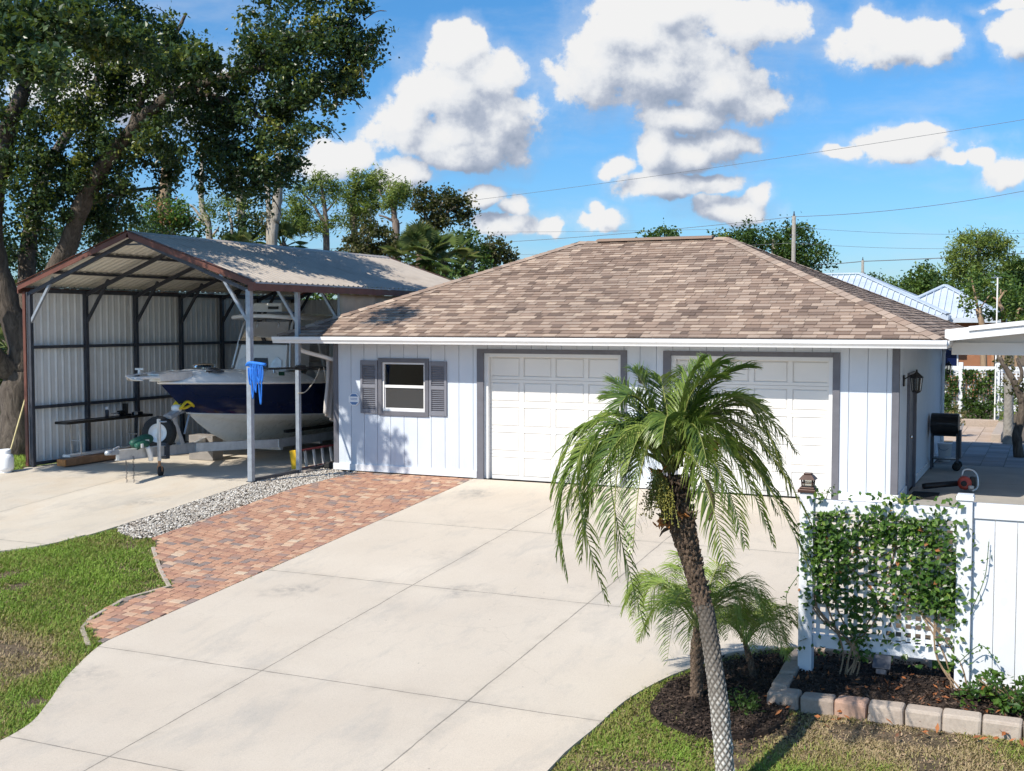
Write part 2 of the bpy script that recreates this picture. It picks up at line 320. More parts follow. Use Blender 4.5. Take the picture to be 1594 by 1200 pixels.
def sheet(name, poly, m, off, step=.35, zf=h, kind='structure'):
    poly = np.asarray(poly, float); x0, y0 = poly.min(0); x1, y1 = poly.max(0)
    gx, gy = np.meshgrid(np.arange(x0, x1, step), np.arange(y0, y1, step)); gx, gy = gx.ravel()+.011, gy.ravel()+.007
    ok = inpoly(poly, gx, gy); pts = [Vector(p) for p in poly]+[Vector(p) for p in zip(gx[ok], gy[ok])]
    E_ = [(i, (i+1) % len(poly)) for i in range(len(poly))]
    v, e, f, *_ = geometry.delaunay_2d_cdt(pts, E_, [], 1, 1e-4)
    V = np.array([(p.x, p.y) for p in v]); V3 = np.column_stack([V, zf(V[:, 0], V[:, 1])+off]); mb = MB()
    F = [tuple(q) for q in f]; mb.add(V3, F)
    # skirt so that the edge reads as a real slab
    n = len(poly); pz = zf(poly[:, 0], poly[:, 1])+off; sk = np.vstack([np.column_stack([poly, pz]), np.column_stack([poly, pz-.12])])
    mb.add(sk, [(i, (i+1) % n, (i+1) % n+n, i+n) for i in range(n)])
    o = mb.build(name, m); o['kind'] = kind; return o
DL = smooth_line([(3.16, -9.75), (3.27, -10.1), (3.62, -10.85), (3.98, -11.44), (4.24, -12.0), (4.2, -12.7), (3.8, -14.5)], 6)
DR = smooth_line([(9.35, -14.5), (9.38, -11.06), (9.39, -10.6), (9.45, -10.03), (9.5, -9.35), (9.67, -8.71), (9.85, -8.29), (10.1, -7.76), (10.5, -7.42), (10.9, -7.25), (11.6, -7.2)], 5)
drive_poly = np.vstack([[(3.16, -.02), (3.16, -9.7)], DL[1:], DR, [(11.6, -1.3), (10.96, -1.3), (10.96, -.02)]])
paver_poly = np.array([(.56, -.03), (3.15, -.03), (3.15, -9.78), (2.55, -9.38), (2.35, -9.06), (2.18, -8.3), (2.38, -7.62), (1.59, -6.97), (.9, -6.31), (.56, -5.95)])
PADL = smooth_line([(-6.0, -2.45), (-6.4, -2.75), (-7.2, -3.1), (-9.5, -3.6), (-14, -4.2)], 5)
PADE = smooth_line([(-.4, -2.2), (-.4, -5.9), (-.5, -6.4), (-.62, -7.0), (-1.02, -7.5), (-1.6, -7.85), (-3, -8.3), (-8, -9), (-14, -9.5)], 5)
pad_poly = np.vstack([[(-6.1, 7.7), (-6.1, -2.3)], PADL, PADE[::-1], [(-.4, 7.7)]])
gravel_poly = np.array([(-.4, 2.0), (-.02, 2.0), (-.02, -.02), (.55, -.04), (.56, -5.95), (.3, -6.15), (-.2, -5.95), (-.41, -5.7)])
bed_poly = np.array([(10.9, -8.78), (13.6, -8.78), (13.6, -7.62), (10.9, -7.62)])
palmbed_poly = smooth_line([(9.75, -8.75), (10.0, -8.2), (10.5, -7.65), (10.8, -7.62), (10.85, -8.6), (11.05, -9.1), (10.9, -9.7), (10.3, -9.9), (9.8, -9.5), (9.75, -8.75)], 5)[:-1]
patio_poly = np.array([(10.97, -1.29), (18, -1.29), (18, 6.2), (10.97, 6.2)])
def ground():
    xs = np.concatenate([[-1500, -600, -250, -100, -50, -30, -20], np.arange(-15, 19, .25), [22, 30, 50, 100, 250, 600, 1500]])
    ys = np.concatenate([[-300, -100, -50, -25, -20, -17], np.arange(-16, 19, .25), [22, 30, 50, 100, 250, 600, 1500, 3000]])
    X, Y = np.meshgrid(xs, ys, indexing='ij'); Z = h(X, Y)-.035
    near = (X > -15) & (X < 19) & (Y > -16) & (Y < 19); Z = Z+np.where(near, rng.normal(0, .006, X.shape)-.005, 0)
    Z = np.where((X > 10.9) & (Y > -8.9) & (Y < -7.5) & near, Z+.0, Z)
    V = np.stack([X, Y, Z], -1).reshape(-1, 3); a, b = len(xs), len(ys)
    i, j = np.meshgrid(np.arange(a-1), np.arange(b-1), indexing='ij')
    o = MB().add(V, np.stack([i*b+j, (i+1)*b+j, (i+1)*b+j+1, i*b+j+1], -1).reshape(-1, 4)).build('ground', M['lawn'], smooth=True); struct(o)
ground()
sheet('driveway', drive_poly, M['drive'], .004)
sheet('concrete_pad', pad_poly, M['pad'], .006)
sheet('patio', patio_poly, M['patio'], .002)
sheet('paver_path', paver_poly, M['base'], -.012)
sheet('gravel_bed', gravel_poly, M['base'], -.03)
sheet('mulch_bed', bed_poly, M['mulch'], .055, .12, lambda x, y: h(x, y)+.03*np.sin(x*9+y*4)*np.sin(y*13)+.02)
sheet('palm_mulch_bed', palmbed_poly, M['mulch'], .0, .12, lambda x, y: h(x, y)+.018*np.sin(x*11)*np.sin(y*9)+.006)
def clip(poly, inside, inter):
    out = []
    for i in range(len(poly)):
        a, b = poly[i-1], poly[i]; ia, ib = inside(a), inside(b)
        if ib:
            if not ia: out.append(inter(a, b))
            out.append(b)
        elif ia: out.append(inter(a, b))
    return out
def clip_convex(poly, C):  # C counter-clockwise
    for i in range(len(C)):
        p, q = C[i-1], C[i]; d = (q[0]-p[0], q[1]-p[1]); f = lambda a: d[0]*(a[1]-p[1])-d[1]*(a[0]-p[0])
        poly = clip(poly, lambda a: f(a) >= -1e-9, lambda a, b: (a[0]+(b[0]-a[0])*f(a)/(f(a)-f(b)), a[1]+(b[1]-a[1])*f(a)/(f(a)-f(b))))
        if len(poly) < 3: return []
    return poly
def bricks():
    mb = MB(); bw, bl, g = .125, .19, .004
    y = -9.9; row = 0
    while y < 0:
        x = .4-(row % 2)*.09-rng.random()*.04
        while x < 3.2:
            L = bl if rng.random() < .7 else bw
            xa, xb = max(x+g, .56), min(x+L-g, 3.149); xa = min(xa, xb-.001); cx, cy = (xa+xb)/2, y+bw/2; xx = np.array([xa, xb, xb, xa]); yy = np.array([y+g, y+g, y+bw-g, y+bw-g])
            ins = inpoly(paver_poly, xx, yy)
            if inpoly(paver_poly, np.array([cx]), np.array([cy]))[0]:
                xx = np.clip(xx, .56, 3.149); yy = np.clip(yy, -9.9, -.035)
                if xx.max()-xx.min() > .02:
                    z = h(xx, yy)+rng.normal(0, .0012)+.006; t = np.clip(rng.normal(.5, .21), 0, 1); e = .006
                    c = np.column_stack([xx, yy, z]); m = c.mean(0); top = c+(m-c)*np.array([e/(L/2), e/(bw/2), 0]); lo = c-[0, 0, .006]; lo2 = c-[0, 0, .04]
                    mb.add(np.vstack([top, lo, lo2]), [(0, 1, 2, 3)]+[(i+4, (i+1) % 4+4, (i+1) % 4, i) for i in range(4)]+[(i+8, (i+1) % 4+8, (i+1) % 4+4, i+4) for i in range(4)], t)
            x += L
        y += bw; row += 1
    o = mb.build('brick_pavers', M['paver']); struct(o)
    # pale concrete edge restraint along the lawn side
    mb = MB()
    E_ = [(.9, -6.31), (1.59, -6.97), (2.36, -7.64), (2.17, -8.3), (2.33, -9.08), (2.53, -9.42), (3.06, -9.86)]
    for a, b in zip(E_[:-1], E_[1:]):
        a, b = np.array(a), np.array(b); d = (b-a)/np.linalg.norm(b-a); nrm = np.array([d[1], -d[0]]); a = a+nrm*.045; b = b+nrm*.045
        n = max(1, int(np.linalg.norm(b-a)/.3))
        for i in range(n):
            p = a+(b-a)*i/n+d*.006; q = a+(b-a)*(i+1)/n-d*.006
            mb.bar((*p, float(h(*p))-.030), (*q, float(h(*q))-.030), .06, .06, t=.5+rng.random()*.25)
    struct(mb.build('paver_edging', M['stone'], bevel=.008))
bricks()
# pebbles
def pebbles():
    mb = MB(); n = 9500; x = rng.uniform(-.42, .58, n); y = rng.uniform(-6.2, 1.5, n); ok = inpoly(gravel_poly, x, y); x, y = x[ok], y[ok]; n = len(x)
    base = np.array([(1, 0, 0), (-1, 0, 0), (0, 1, 0), (0, -1, 0), (0, 0, 1), (0, 0, -1), (.6, .6, .45), (-.6, .6, .45), (-.6, -.6, .45), (.6, -.6, .45)], float)
    F = np.array([(6, 4, 9), (6, 7, 4), (7, 8, 4), (8, 9, 4), (0, 6, 9), (2, 7, 6), (1, 8, 7), (3, 9, 8), (0, 2, 6), (2, 1, 7), (1, 3, 8), (3, 0, 9)])
    r = rng.uniform(.013, .026, (n, 1, 1)); sc = rng.uniform(.75, 1.3, (n, 1, 3))*np.array([1, 1, .7]); a = rng.uniform(0, 6.28, n); c, s_ = np.cos(a)[:, None], np.sin(a)[:, None]
    V = base[None]*r*sc+rng.normal(0, .0018, (n, 10, 3)); V = np.stack([V[..., 0]*c-V[..., 1]*s_, V[..., 0]*s_+V[..., 1]*c, V[..., 2]], -1)
    V += np.stack([x, y, h(x, y)-.008+rng.uniform(-.01, .008, n)], -1)[:, None]
    FF = (F[None]+np.arange(n)[:, None, None]*10).reshape(-1, 3)
    o = mb.add(V.reshape(-1, 3), FF, np.repeat(rng.random(n), 10)).build('gravel', M['pebble'], smooth=True); o['kind'] = 'stuff'
pebbles()
# ---------------------------------------------------------------- leaves
def leaf_quads(mb, C, size, tint, up=.35, aspect=.6, fold=.25, nrm=None):
    n = len(C); N = rng.normal(size=(n, 3)); N[:, 2] += up*2
    if nrm is not None: N = N*.55+nrm
    N /= np.linalg.norm(N, axis=1)[:, None]; D = rng.normal(size=(n, 3)); D -= N*(D*N).sum(1)[:, None]; D /= np.linalg.norm(D, axis=1)[:, None]; B = np.cross(N, D)
    L = (size*rng.uniform(.65, 1.3, n))[:, None]; W = L*aspect*.5
    V = np.stack([C-D*L*.5, C+B*W+N*L*fold*.3, C+D*L*.5, C-B*W+N*L*fold*.3], 1).reshape(-1, 3)
    i = np.arange(n)*4; F = np.concatenate([np.stack([i, i+1, i+2], -1), np.stack([i, i+2, i+3], -1)])
    mb.add(V, F, np.repeat(np.clip(tint, 0, 1), 4))
def crown(mb, blobs, n, size, clump=.35, per=60, up=.35, aspect=.6, tint=(.5, .22), squash=.8, fill=.75):
    vol = np.array([r[0]*r[1]*r[2] for c, r in blobs])**.72; cnt = np.maximum(1, (vol/vol.sum()*n/per).astype(int))
    for (c, r), k in zip(blobs, cnt):
        d = rng.normal(size=(k, 3)); d /= np.linalg.norm(d, axis=1)[:, None]; rad = rng.random(k)**(1/3.)*(1-.0)
        rad = np.where(rng.random(k) < fill, np.maximum(rad, .55+.45*rng.random(k)), rad)
        cc = np.asarray(c)+d*rad[:, None]*np.asarray(r); ct = np.clip(rng.normal(tint[0], tint[1], k), 0, 1)
        cr = clump*rng.uniform(.6, 1.35, k)
        P = np.repeat(cc, per, 0)+rng.normal(size=(k*per, 3))*np.repeat(cr, per)[:, None]*np.array([.62, .62, .62*squash])
        leaf_quads(mb, P, size, np.repeat(ct, per)+rng.normal(0, .13, k*per), up, aspect)
def blob_px(u, v, ru, rv, t, rd): return (at(u, v, t), (ru/CF*t, rd, rv/CF*t))
def limb(mb, P, r0, r1, n=9, sub=5, wob=.03):
    Q = smooth_line(P, sub); k = len(Q); Q = Q+rng.normal(0, wob*r0, (k, 3)); R = np.linspace(r0, r1, k)*(1+rng.normal(0, .05, k))
    mb.tube(Q, R, n)
# ---------------------------------------------------------------- garage
GW, GD = 10.96, 8.2
gar = thing('garage', (0, 0, 0), 'pale blue garage with white doors and tan shingled hip roof', 'garage')
def planks_front(mb):
    holes = [(1.07, 2.17, 1.18, 2.28), (3.24, 6.26, -1, 2.5), (6.97, 10.02, -1, 2.5)]; x = .1
    while x < 10.86:
        x1 = min(x+.305, 10.86); a, b = x+.005, x1-.005
        cuts = [a, b]+[q for hl in holes for q in hl[:2] if a < q < b]; cuts.sort()
        for c0, c1 in zip(cuts[:-1], cuts[1:]):
            mid = (c0+c1)/2; segs = [(.15, 2.62)]
            for hx0, hx1, z0, z1 in holes:
                if hx0 <= mid <= hx1:
                    segs = [s2 for s in segs for s2 in ((s[0], min(s[1], z0)), (max(s[0], z1), s[1])) if s2[1]-s2[0] > .01]
            for z0, z1 in segs: mb.box(c0, c1, -.0, .02, z0, z1)
        x = x1
mb = MB(); planks_front(mb)
y = .1
while y < GD-.1:
    y1 = min(y+.305, GD-.1)
    for z0, z1, a, b in (((.15, 2.62, y, y1),) if not (y1 > 1.25 and y < 2.42) else ((2.12, 2.62, y, y1),)+(((.15, 2.12, y, 1.25),) if y < 1.25 else ())+(((.15, 2.12, 2.42, y1),) if y1 > 2.42 else ())):
        mb.box(GW-.02, GW, a+.005, b-.005, z0, z1)
    y = y1
# backing, with real openings for doors and window
for x0, x1, z0, z1 in ((.02, 1.07, .02, 2.62), (1.07, 2.17, .02, 1.18), (1.07, 2.17, 2.28, 2.62), (2.17, 3.38, .02, 2.62), (3.38, 6.15, 2.41, 2.62), (6.15, 7.08, .02, 2.62), (7.08, 9.9, 2.41, 2.62), (9.9, GW-.03, .02, 2.62)): mb.box(x0, x1, .021, .14, z0, z1)
mb.box(0.005, .14, .141, GD, .02, 2.62); mb.box(.14, GW-.03, GD-.14, GD, .02, 2.62); mb.box(GW-.14, GW-.021, .141, GD, .02, 2.62)
mb.build('wall', M['siding'], gar)
for q in ((-.02, 3.235, -.028, -.001), (6.265, 6.955, -.028, -.001), (10.025, GW+.02, -.028, -.001), (GW+.001, GW+.028, 0, 1.24), (GW+.001, GW+.028, 2.43, GD)): MB().box(*q, .02, .155).build('base_trim', M['vinyl'], gar, bevel=.004)
MB().box(-.012, .1, -.012, -.0005, .157, 2.6).box(-.012, .0045, -.0005, .1, .157, 2.6).build('corner_trim', M['gray'], gar, bevel=.003)
MB().box(10.86, GW+.012, -.012, -.0005, .157, 2.6).box(GW+.0005, GW+.012, -.0005, .085, .157, 2.6).build('corner_trim', M['gray'], gar, bevel=.003)
MB().box(GW+.0005, GW+.012, GD-.1, GD+.012, .157, 2.6).build('corner_trim', M['gray'], gar, bevel=.003)
def garage_door(x0, x1, cols, lab):
    d = MB(); top = 2.385; n = 5; rh = top/n; yd = .15
    fw = MB(); fw.box(x0-.02, x0+.05, .05, .17, 0.01, top+.03); fw.box(x1-.05, x1+.02, .05, .17, 0.01, top+.03); fw.box(x0+.05, x1-.05, .05, .17, top-.035, top+.03)
    for r in range(n):
        z0, z1 = r*rh+.012+(.0 if r else -.004), (r+1)*rh+.012
        a0, a1 = x0+.052, x1-.052; cw = (a1-a0)/cols
        d.box(a0, a1, yd+.012, yd+.04, z0, z1-.004)
        ht = z1-z0-.004; sw = .055; d.box(a0, a1, yd-.008, yd+.0118, z0, z0+sw); d.box(a0, a1, yd-.008, yd+.0118, z1-.004-sw, z1-.004)
        for c in range(cols+1):
            xa = a0+c*cw-(.045 if c else 0); xb = a0+c*cw+(.045 if c < cols else 0); d.box(xa, xb, yd-.008, yd+.0118, z0+sw, z1-.004-sw)
        for c in range(cols):
            xa, xb = a0+c*cw+.045, a0+(c+1)*cw-.045; za, zb = z0+sw, z1-.004-sw
            if c == 0: xa -= .045
            if c == cols-1: xb += .045
            b = .028; A = [(xa+.006, za+.006), (xb-.006, za+.006), (xb-.006, zb-.006), (xa+.006, zb-.006)]; B = [(xa+b, za+b), (xb-b, za+b), (xb-b, zb-b), (xa+b, zb-b)]
            V = [(p[0], yd+.0115, p[1]) for p in A]+[(p[0], yd-.006, p[1]) for p in B]
            d.add(V, [(4, 5, 6, 7)]+[(i, (i+1) % 4, (i+1) % 4+4, i+4) for i in range(4)])
    o = d.build('garage_door', M['door'], gar, bevel=.003, label=lab)
    fw.build('door_frame', M['white'], o, bevel=.004)
    MB().box(x0+.052, x1-.052, yd-.005, yd+.045, .0, .014).build('bottom_seal', M['galvdark'], o)
    t = MB(); t.box(x0-.16, x0-.021, -.025, .16, .0, 2.5); t.box(x1+.021, x1+.14, -.025, .16, .0, 2.5); t.box(x0-.021, x1+.021, -.025, .16, top+.032, 2.5)
    t.build('door_trim', M['gray'], gar, bevel=.004)
garage_door(3.40, 6.12, 4, 'white panelled garage door beside the window'); garage_door(7.10, 9.88, 4, 'white panelled garage door behind the palm')
# window
t = MB(); a, b, c, d = 1.05, 2.19, 1.16, 2.30; w = .085
t.box(a, b, -.03, .03, c, c+w); t.box(a, b, -.03, .03, d-w, d); t.box(a, a+w, -.03, .03, c+w, d-w); t.box(b-w, b, -.03, .03, c+w, d-w)
win = t.build('window', M['gray'], gar, bevel=.004)
t = MB(); a, b, c, d = 1.136, 2.104, 1.246, 2.214; w = .035
t.box(a, b, .0, .09, c, c+w); t.box(a, b, .0, .09, d-w, d); t.box(a, a+w, .0, .09, c+w, d-w); t.box(b-w, b, .0, .09, c+w, d-w); t.box(a+w, b-w, .015, .07, 1.71, 1.765)
t.box(a+w, a+w+.02, .03, .075, c+w, 1.71); t.box(b-w-.02, b-w, .03, .075, c+w, 1.71); t.box(a+w+.02, b-w-.02, .03, .075, c+w, c+w+.03)
t.build('frame', M['white'], win, bevel=.003)
t = MB(); t.box(a+w, b-w, .05, .054, 1.766, d-w); t.box(a+w+.02, b-w-.02, .066, .07, c+w+.03, 1.709); t.build('pane', M['glass'], win)
MB().box(a+w+.02, b-w-.02, .034, .036, c+w+.03, 1.709).build('insect_screen', M['screen'], win)
MB().box(1.0, 2.25, .141, .40, 1.16, 1.19).build('inner_sill', M['white'], win)
for x0, x1 in ((.64, 1.035), (2.205, 2.59)):
    t = MB(); z0, z1 = 1.19, 2.25; s = .05
    t.box(x0, x0+s, -.035, -.001, z0, z1); t.box(x1-s, x1, -.035, -.001, z0, z1); t.box(x0+s, x1-s, -.035, -.001, z0, z0+.09); t.box(x0+s, x1-s, -.035, -.001, z1-.09, z1); t.box(x0+s, x1-s, -.035, -.001, 1.70, 1.77)
    for za, zb in ((z0+.09, 1.70), (1.77, z1-.09)):
        t.box(x0+s, x1-s, -.008, -.0012, za, zb); n = 11; st = (zb-za)/n
        for i in range(n): t.obox(((x0+x1)/2, -.019, za+(i+.5)*st), ((x1-x0)/2-s, 0, 0), (0, .011, -.012), (0, .002, .002))
    t.build('shutter', M['shutter'], gar, bevel=.003)
# side door on the right wall
t = MB(); t.box(GW-.05, GW-.002, 1.33, 2.34, .02, 2.04); dr = t.build('side_door', M['gray'], gar)
t = MB(); t.box(GW-.02, GW+.05, 1.25, 1.33, .0, 2.12); t.box(GW-.02, GW+.05, 2.34, 2.42, .0, 2.12); t.box(GW-.02, GW+.05, 1.33, 2.34, 2.04, 2.12); t.build('door_trim', M['gray'], dr, bevel=.004)
MB().lathe([(0, .0), (.03, .0), (.032, .02), (.012, .025), (.012, .05), (.03, .055), (.032, .08), (0, .09)], (GW-.002, 1.42, 1.0), 14, (1, 0, 0)).build('handle', M['chrome'], dr, smooth=True)
# roof
OX0, OX1, OY0, OY1, EZ, PT = -.9, 11.66, -.62, GD+.62, 2.75, .425
RUN = (OY1-OY0)/2; RZ = EZ+RUN*PT; RL, RR, RY = OX0+RUN*.98, OX1-RUN*.98, (OY0+OY1)/2
deck = MB(); e = .02; c = [(OX0, OY0, EZ), (OX1, OY0, EZ), (OX1, OY1, EZ), (OX0, OY1, EZ), (RL, RY, RZ), (RR, RY, RZ)]
deck.add(c+[(x, y2, z-.03) for x, y2, z in c[:4]], [(0, 1, 5, 4), (1, 2, 5), (2, 3, 4, 5), (3, 0, 4)]+[(i+6, (i+1) % 4+6, (i+1) % 4, i) for i in range(4)])
roof = deck.build('roof', M['shingle'], gar)
def shingles(P0, P1, P2, P3):
    P0, P1, P2, P3 = (np.array(p, float) for p in (P0, P1, P2, P3)); ea = (P1-P0)/np.linalg.norm(P1-P0); nn = np.cross(ea, P3-P0); nn /= np.linalg.norm(nn); eb = np.cross(nn, ea)
    C = [((p-P0)@ea, (p-P0)@eb) for p in (P0, P1, P2, P3)]; W_, Hh = C[1][0], max(C[2][1], C[3][1]); mb = MB(); ex = .138; j = 0; b = -.025
    C[0] = (C[0][0]-.03, -.03); C[1] = (C[1][0]+.03, -.03)
    while b < Hh:
        a = -rng.random()*.3
        while a < W_+.1:
            w = rng.choice([.13, .17, .21, .26, .32], p=[.15, .25, .25, .2, .15]); raised = rng.random() < .55
            q = clip_convex([(a+.003, b), (a+w-.003, b), (a+w-.003, b+ex+.01), (a+.003, b+ex+.01)], C)
            if len(q) >= 3:
                hh = .019 if raised else .011; t = np.clip(rng.normal(.54 if raised else .43, .25), 0, 1)
                V = [P0+ea*x+eb*yb+nn*(.003+hh*(1-(yb-b)/(ex+.01))) for x, yb in q]; mb.poly(V, t)
                lo = [p for p in q if abs(p[1]-max(b, -.03)) < 1e-6]
                if len(lo) == 2:
                    l0, l1 = sorted(lo); A = [P0+ea*x+eb*yb+nn*z for (x, yb), z in ((l0, 0.), (l1, 0.), (l1, .003+hh), (l0, .003+hh))]; mb.poly(A, t*.55)
            a += w
        b += ex; j += 1
    return mb
def merge(ms):
    m = MB()
    for q in ms:
        for f in q.F: m.F.append(f+m.n)
        m.V += q.V; m.T += q.T; m.n += q.n
    return m
V6 = c
ms = [shingles(V6[0], V6[1], V6[5], V6[4]), shingles(V6[1], V6[2], V6[5], V6[5]), shingles(V6[2], V6[3], V6[4], V6[5]), shingles(V6[3], V6[0], V6[4], V6[4])]
merge(ms).build('shingles', M['shingle'], roof)
def caps(p, q, n1, n2):
    mb = MB(); p, q = np.array(p, float), np.array(q, float); L = np.linalg.norm(q-p); d = (q-p)/L; k = int(L/.19)
    a = np.array(n1, float); a /= np.linalg.norm(a); b2 = np.array(n2, float); b2 /= np.linalg.norm(b2); s1 = np.cross(d, a); s2 = np.cross(d, b2)
    if s1@(b2) > 0: s1 = -s1
    if s2@(a) > 0: s2 = -s2
    up = (a+b2)/np.linalg.norm(a+b2)
    for i in range(k):
        c0 = p+d*(i*L/k-.02); c1 = p+d*((i+1)*L/k+.03); t = np.clip(rng.normal(.6, .22), 0, 1); w = .15; l0, l1 = .034, .022
        V = [c0+up*l0, c0+s1*w+a*l0*.8, c1+s1*w+a*l1*.8, c1+up*l1, c1+s2*w+b2*l1*.8, c0+s2*w+b2*l0*.8, c0+up*.008, c0+s1*w+a*.004, c0+s2*w+b2*.004]
        mb.add(V, [(0, 1, 2, 3), (0, 3, 4, 5), (6, 7, 1, 0), (6, 0, 5, 8)], t)
    return mb
nf, nr, nb, nl = (0, -PT, 1), (PT, 0, 1), (0, PT, 1), (-PT, 0, 1)
merge([caps(V6[1], V6[5], nf, nr), caps(V6[0], V6[4], nf, nl), caps(V6[2], V6[5], nb, nr), caps(V6[3], V6[4], nb, nl), caps(V6[4], V6[5], nf, nb)]).build('ridge_cap', M['shingle'], roof)
MB().prism([(RL+.45, RY-.16, RZ+.0), (RL+.45, RY-.15, RZ+.04), (RL+.45, RY, RZ+.07), (RL+.45, RY+.15, RZ+.04), (RL+.45, RY+.16, RZ+.0)], (RR-RL-.75, 0, 0), .35).build('ridge_vent', M['shingle'], roof)
# soffit, fascia and gutters
MB().box(OX0+.03, OX1-.03, OY0+.03, OY1-.03, 2.622, 2.64).build('soffit', M['white'], gar)
t = MB(); z0, z1 = 2.6, 2.718
t.box(OX0, OX1, OY0, OY0+.028, z0, z1); t.box(OX0, OX1, OY1-.028, OY1, z0, z1); t.box(OX0, OX0+.028, OY0+.028, OY1-.028, z0, z1); t.box(OX1-.028, OX1, OY0+.028, OY1-.028, z0, z1)
t.build('fascia', M['white'], gar)
prof = [(0, 0), (.075, 0), (.085, .03), (.115, .07), (.12, .125), (.108, .13), (.104, .11), (.004, .02), (0.004, .13), (0, .13)]
gz = 2.592
def gut(p, d, L):
    d = np.array(d, float); o = np.array((d[1], -d[0], 0)); V = [np.array(p)+o*(a+.002)+np.array((0, 0, b)) for a, b in prof]; mb = MB(); k = len(prof)
    W_ = [v+d*L for v in V]; mb.add(np.array(V+W_), [(i, (i+1) % k, (i+1) % k+k, i+k) for i in range(k)])
    for q in (V, W_): mb.poly([q[i] for i in (0, 1, 2, 3, 4, 9)])
    return mb
g1 = gut((OX0-.09, OY0, gz), (1, 0, 0), OX1-OX0+.18)
for i in range(1, 9): g1.box(OX0+i*1.4-.012, OX0+i*1.4+.012, OY0-.118, OY0-.006, gz+.118, gz+.124)
g1.build('gutter', M['gutter'], gar)
gut((OX1, OY0, gz), (0, 1, 0), OY1-OY0).build('gutter', M['gutter'], gar); gut((OX0, OY1, gz), (0, -1, 0), OY1-OY0).build('gutter', M['gutter'], gar)
def downspout(P):
    mb = MB(); mb.tube(smooth_line(P, 3), .042, 8); return mb.build('downspout', M['gutter'], gar, smooth=True)
downspout([(-.62, OY0+.3, 2.62), (-.62, OY0+.3, 2.5), (-.56, OY0+.36, 2.42), (-.12, .12, 2.25), (-.06, .16, 2.12), (-.06, .16, .25), (-.06, .1, .12)])
downspout([(GW+.6, 7.6, 2.6), (GW+.58, 7.6, 2.5), (GW+.2, 7.75, 2.42), (GW+.06, 7.8, 2.3), (GW+.06, 7.8, .25), (GW+.12, 7.8, .12)])
# bottles on the window sill
for x, r, hh, m, lab, cat in ((1.95, .032, .16, 'signblue', 'small blue and white bottle inside the garage window', 'bottle'), (2.03, .035, .27, 'white', 'tall white spray bottle inside the garage window', 'bottle')):
    b = thing('bottle', (x, .24, 1.19), lab, cat)
    MB().lathe([(0, 0), (r, 0), (r, hh*.62), (r*.45, hh*.78), (r*.4, hh*.86), (0, hh*.86)], (x, .24, 1.19), 14).build('body', M['white'], b, smooth=True)
    MB().lathe([(0, hh*.861), (r*.5, hh*.861), (r*.5, hh), (0, hh)], (x, .24, 1.19), 12).build('cap', M[m], b)
    if m == 'signblue': MB().lathe([(r+.001, .03), (r+.001, .08)], (x, .24, 1.19), 14).build('label_band', M['signblue'], b)
# security sign on the wall
sg = thing('security_sign', (.48, -.02, 1.46), 'octagonal blue and white security sign by the window', 'sign')
oc = [(.48+.135*math.cos(math.pi/8+i*math.pi/4), -.02, 1.46+.135*math.sin(math.pi/8+i*math.pi/4)) for i in range(8)]
MB().prism(oc, (0, .018, 0)).build('plate', M['signwhite'], sg)
oc = [(.48+.118*math.cos(math.pi/8+i*math.pi/4), -.0205, 1.46+.118*math.sin(math.pi/8+i*math.pi/4)) for i in range(8)]
def cutz(P, lo, hi):
    P = clip(P, lambda a: a[2] >= lo, lambda a, b: tuple(a[i]+(b[i]-a[i])*(lo-a[2])/(b[2]-a[2]) for i in range(3)))
    return clip(P, lambda a: a[2] <= hi, lambda a, b: tuple(a[i]+(b[i]-a[i])*(hi-a[2])/(b[2]-a[2]) for i in range(3)))
m_ = MB(); m_.prism(cutz(oc, 1.515, 2), (0, -.002, 0)); m_.prism(cutz(oc, 0, 1.405), (0, -.002, 0)); m_.box(.40, .56, -.0225, -.0205, 1.475, 1.483); m_.box(.405, .555, -.0225, -.0205, 1.447, 1.455); m_.build('blue_bands', M['signblue'], sg)
# wall lanterns
def lantern(p, d, lab, sc=1.):
    p = np.array(p, float); d = np.array(d, float); L = thing('wall_lantern', p, lab, 'lantern', 'black wall lanterns on the garage')
    MB().obox(p+d*.012, d*.012, np.cross(d, (0, 0, 1))*.05*sc, (0, 0, .075*sc)).build('back_plate', M['black'], L, bevel=.006)
    MB().tube(smooth_line([p+d*.02+[0, 0, .03], p+d*.09*sc+[0, 0, .07*sc], p+d*.16*sc+[0, 0, .10*sc]], 4), .012, 6).build('arm', M['black'], L)
    q = p+d*.17*sc
    MB().lathe([(0, .16*sc), (.014, .15*sc), (.02, .12*sc), (.06*sc, .085*sc), (.098*sc, .05*sc), (.1*sc, .04*sc), (0, .04*sc)], q, 6).build('roof', M['black'], L)
    m = MB()
    for i in range(6):
        an = i*math.pi/3; e0 = np.array((math.cos(an), math.sin(an), 0)); m.bar(q+e0*.078*sc+[0, 0, .04*sc], q+e0*.058*sc+[0, 0, -.13*sc], .013)
    m.lathe([(0, -.13*sc), (.066*sc, -.13*sc), (.06*sc, -.15*sc), (.02, -.17*sc), (0, -.17*sc)], q, 6); m.build('cage', M['black'], L)
    MB().lathe([(.07*sc, .04*sc), (.052*sc, -.13*sc)], q, 6).build('glass', M['lampglass'], L)
lantern((6.6, -.005, 2.08), (0, -1, 0), 'black lantern between the two garage doors, above the palm')
lantern((GW+.005, .62, 2.02), (1, 0, 0), 'black lantern by the gray side door of the garage', 1.25)
lantern((GW+.005, 7.95, 2.0), (1, 0, 0), 'black lantern at the rear corner of the garage side wall', .9)
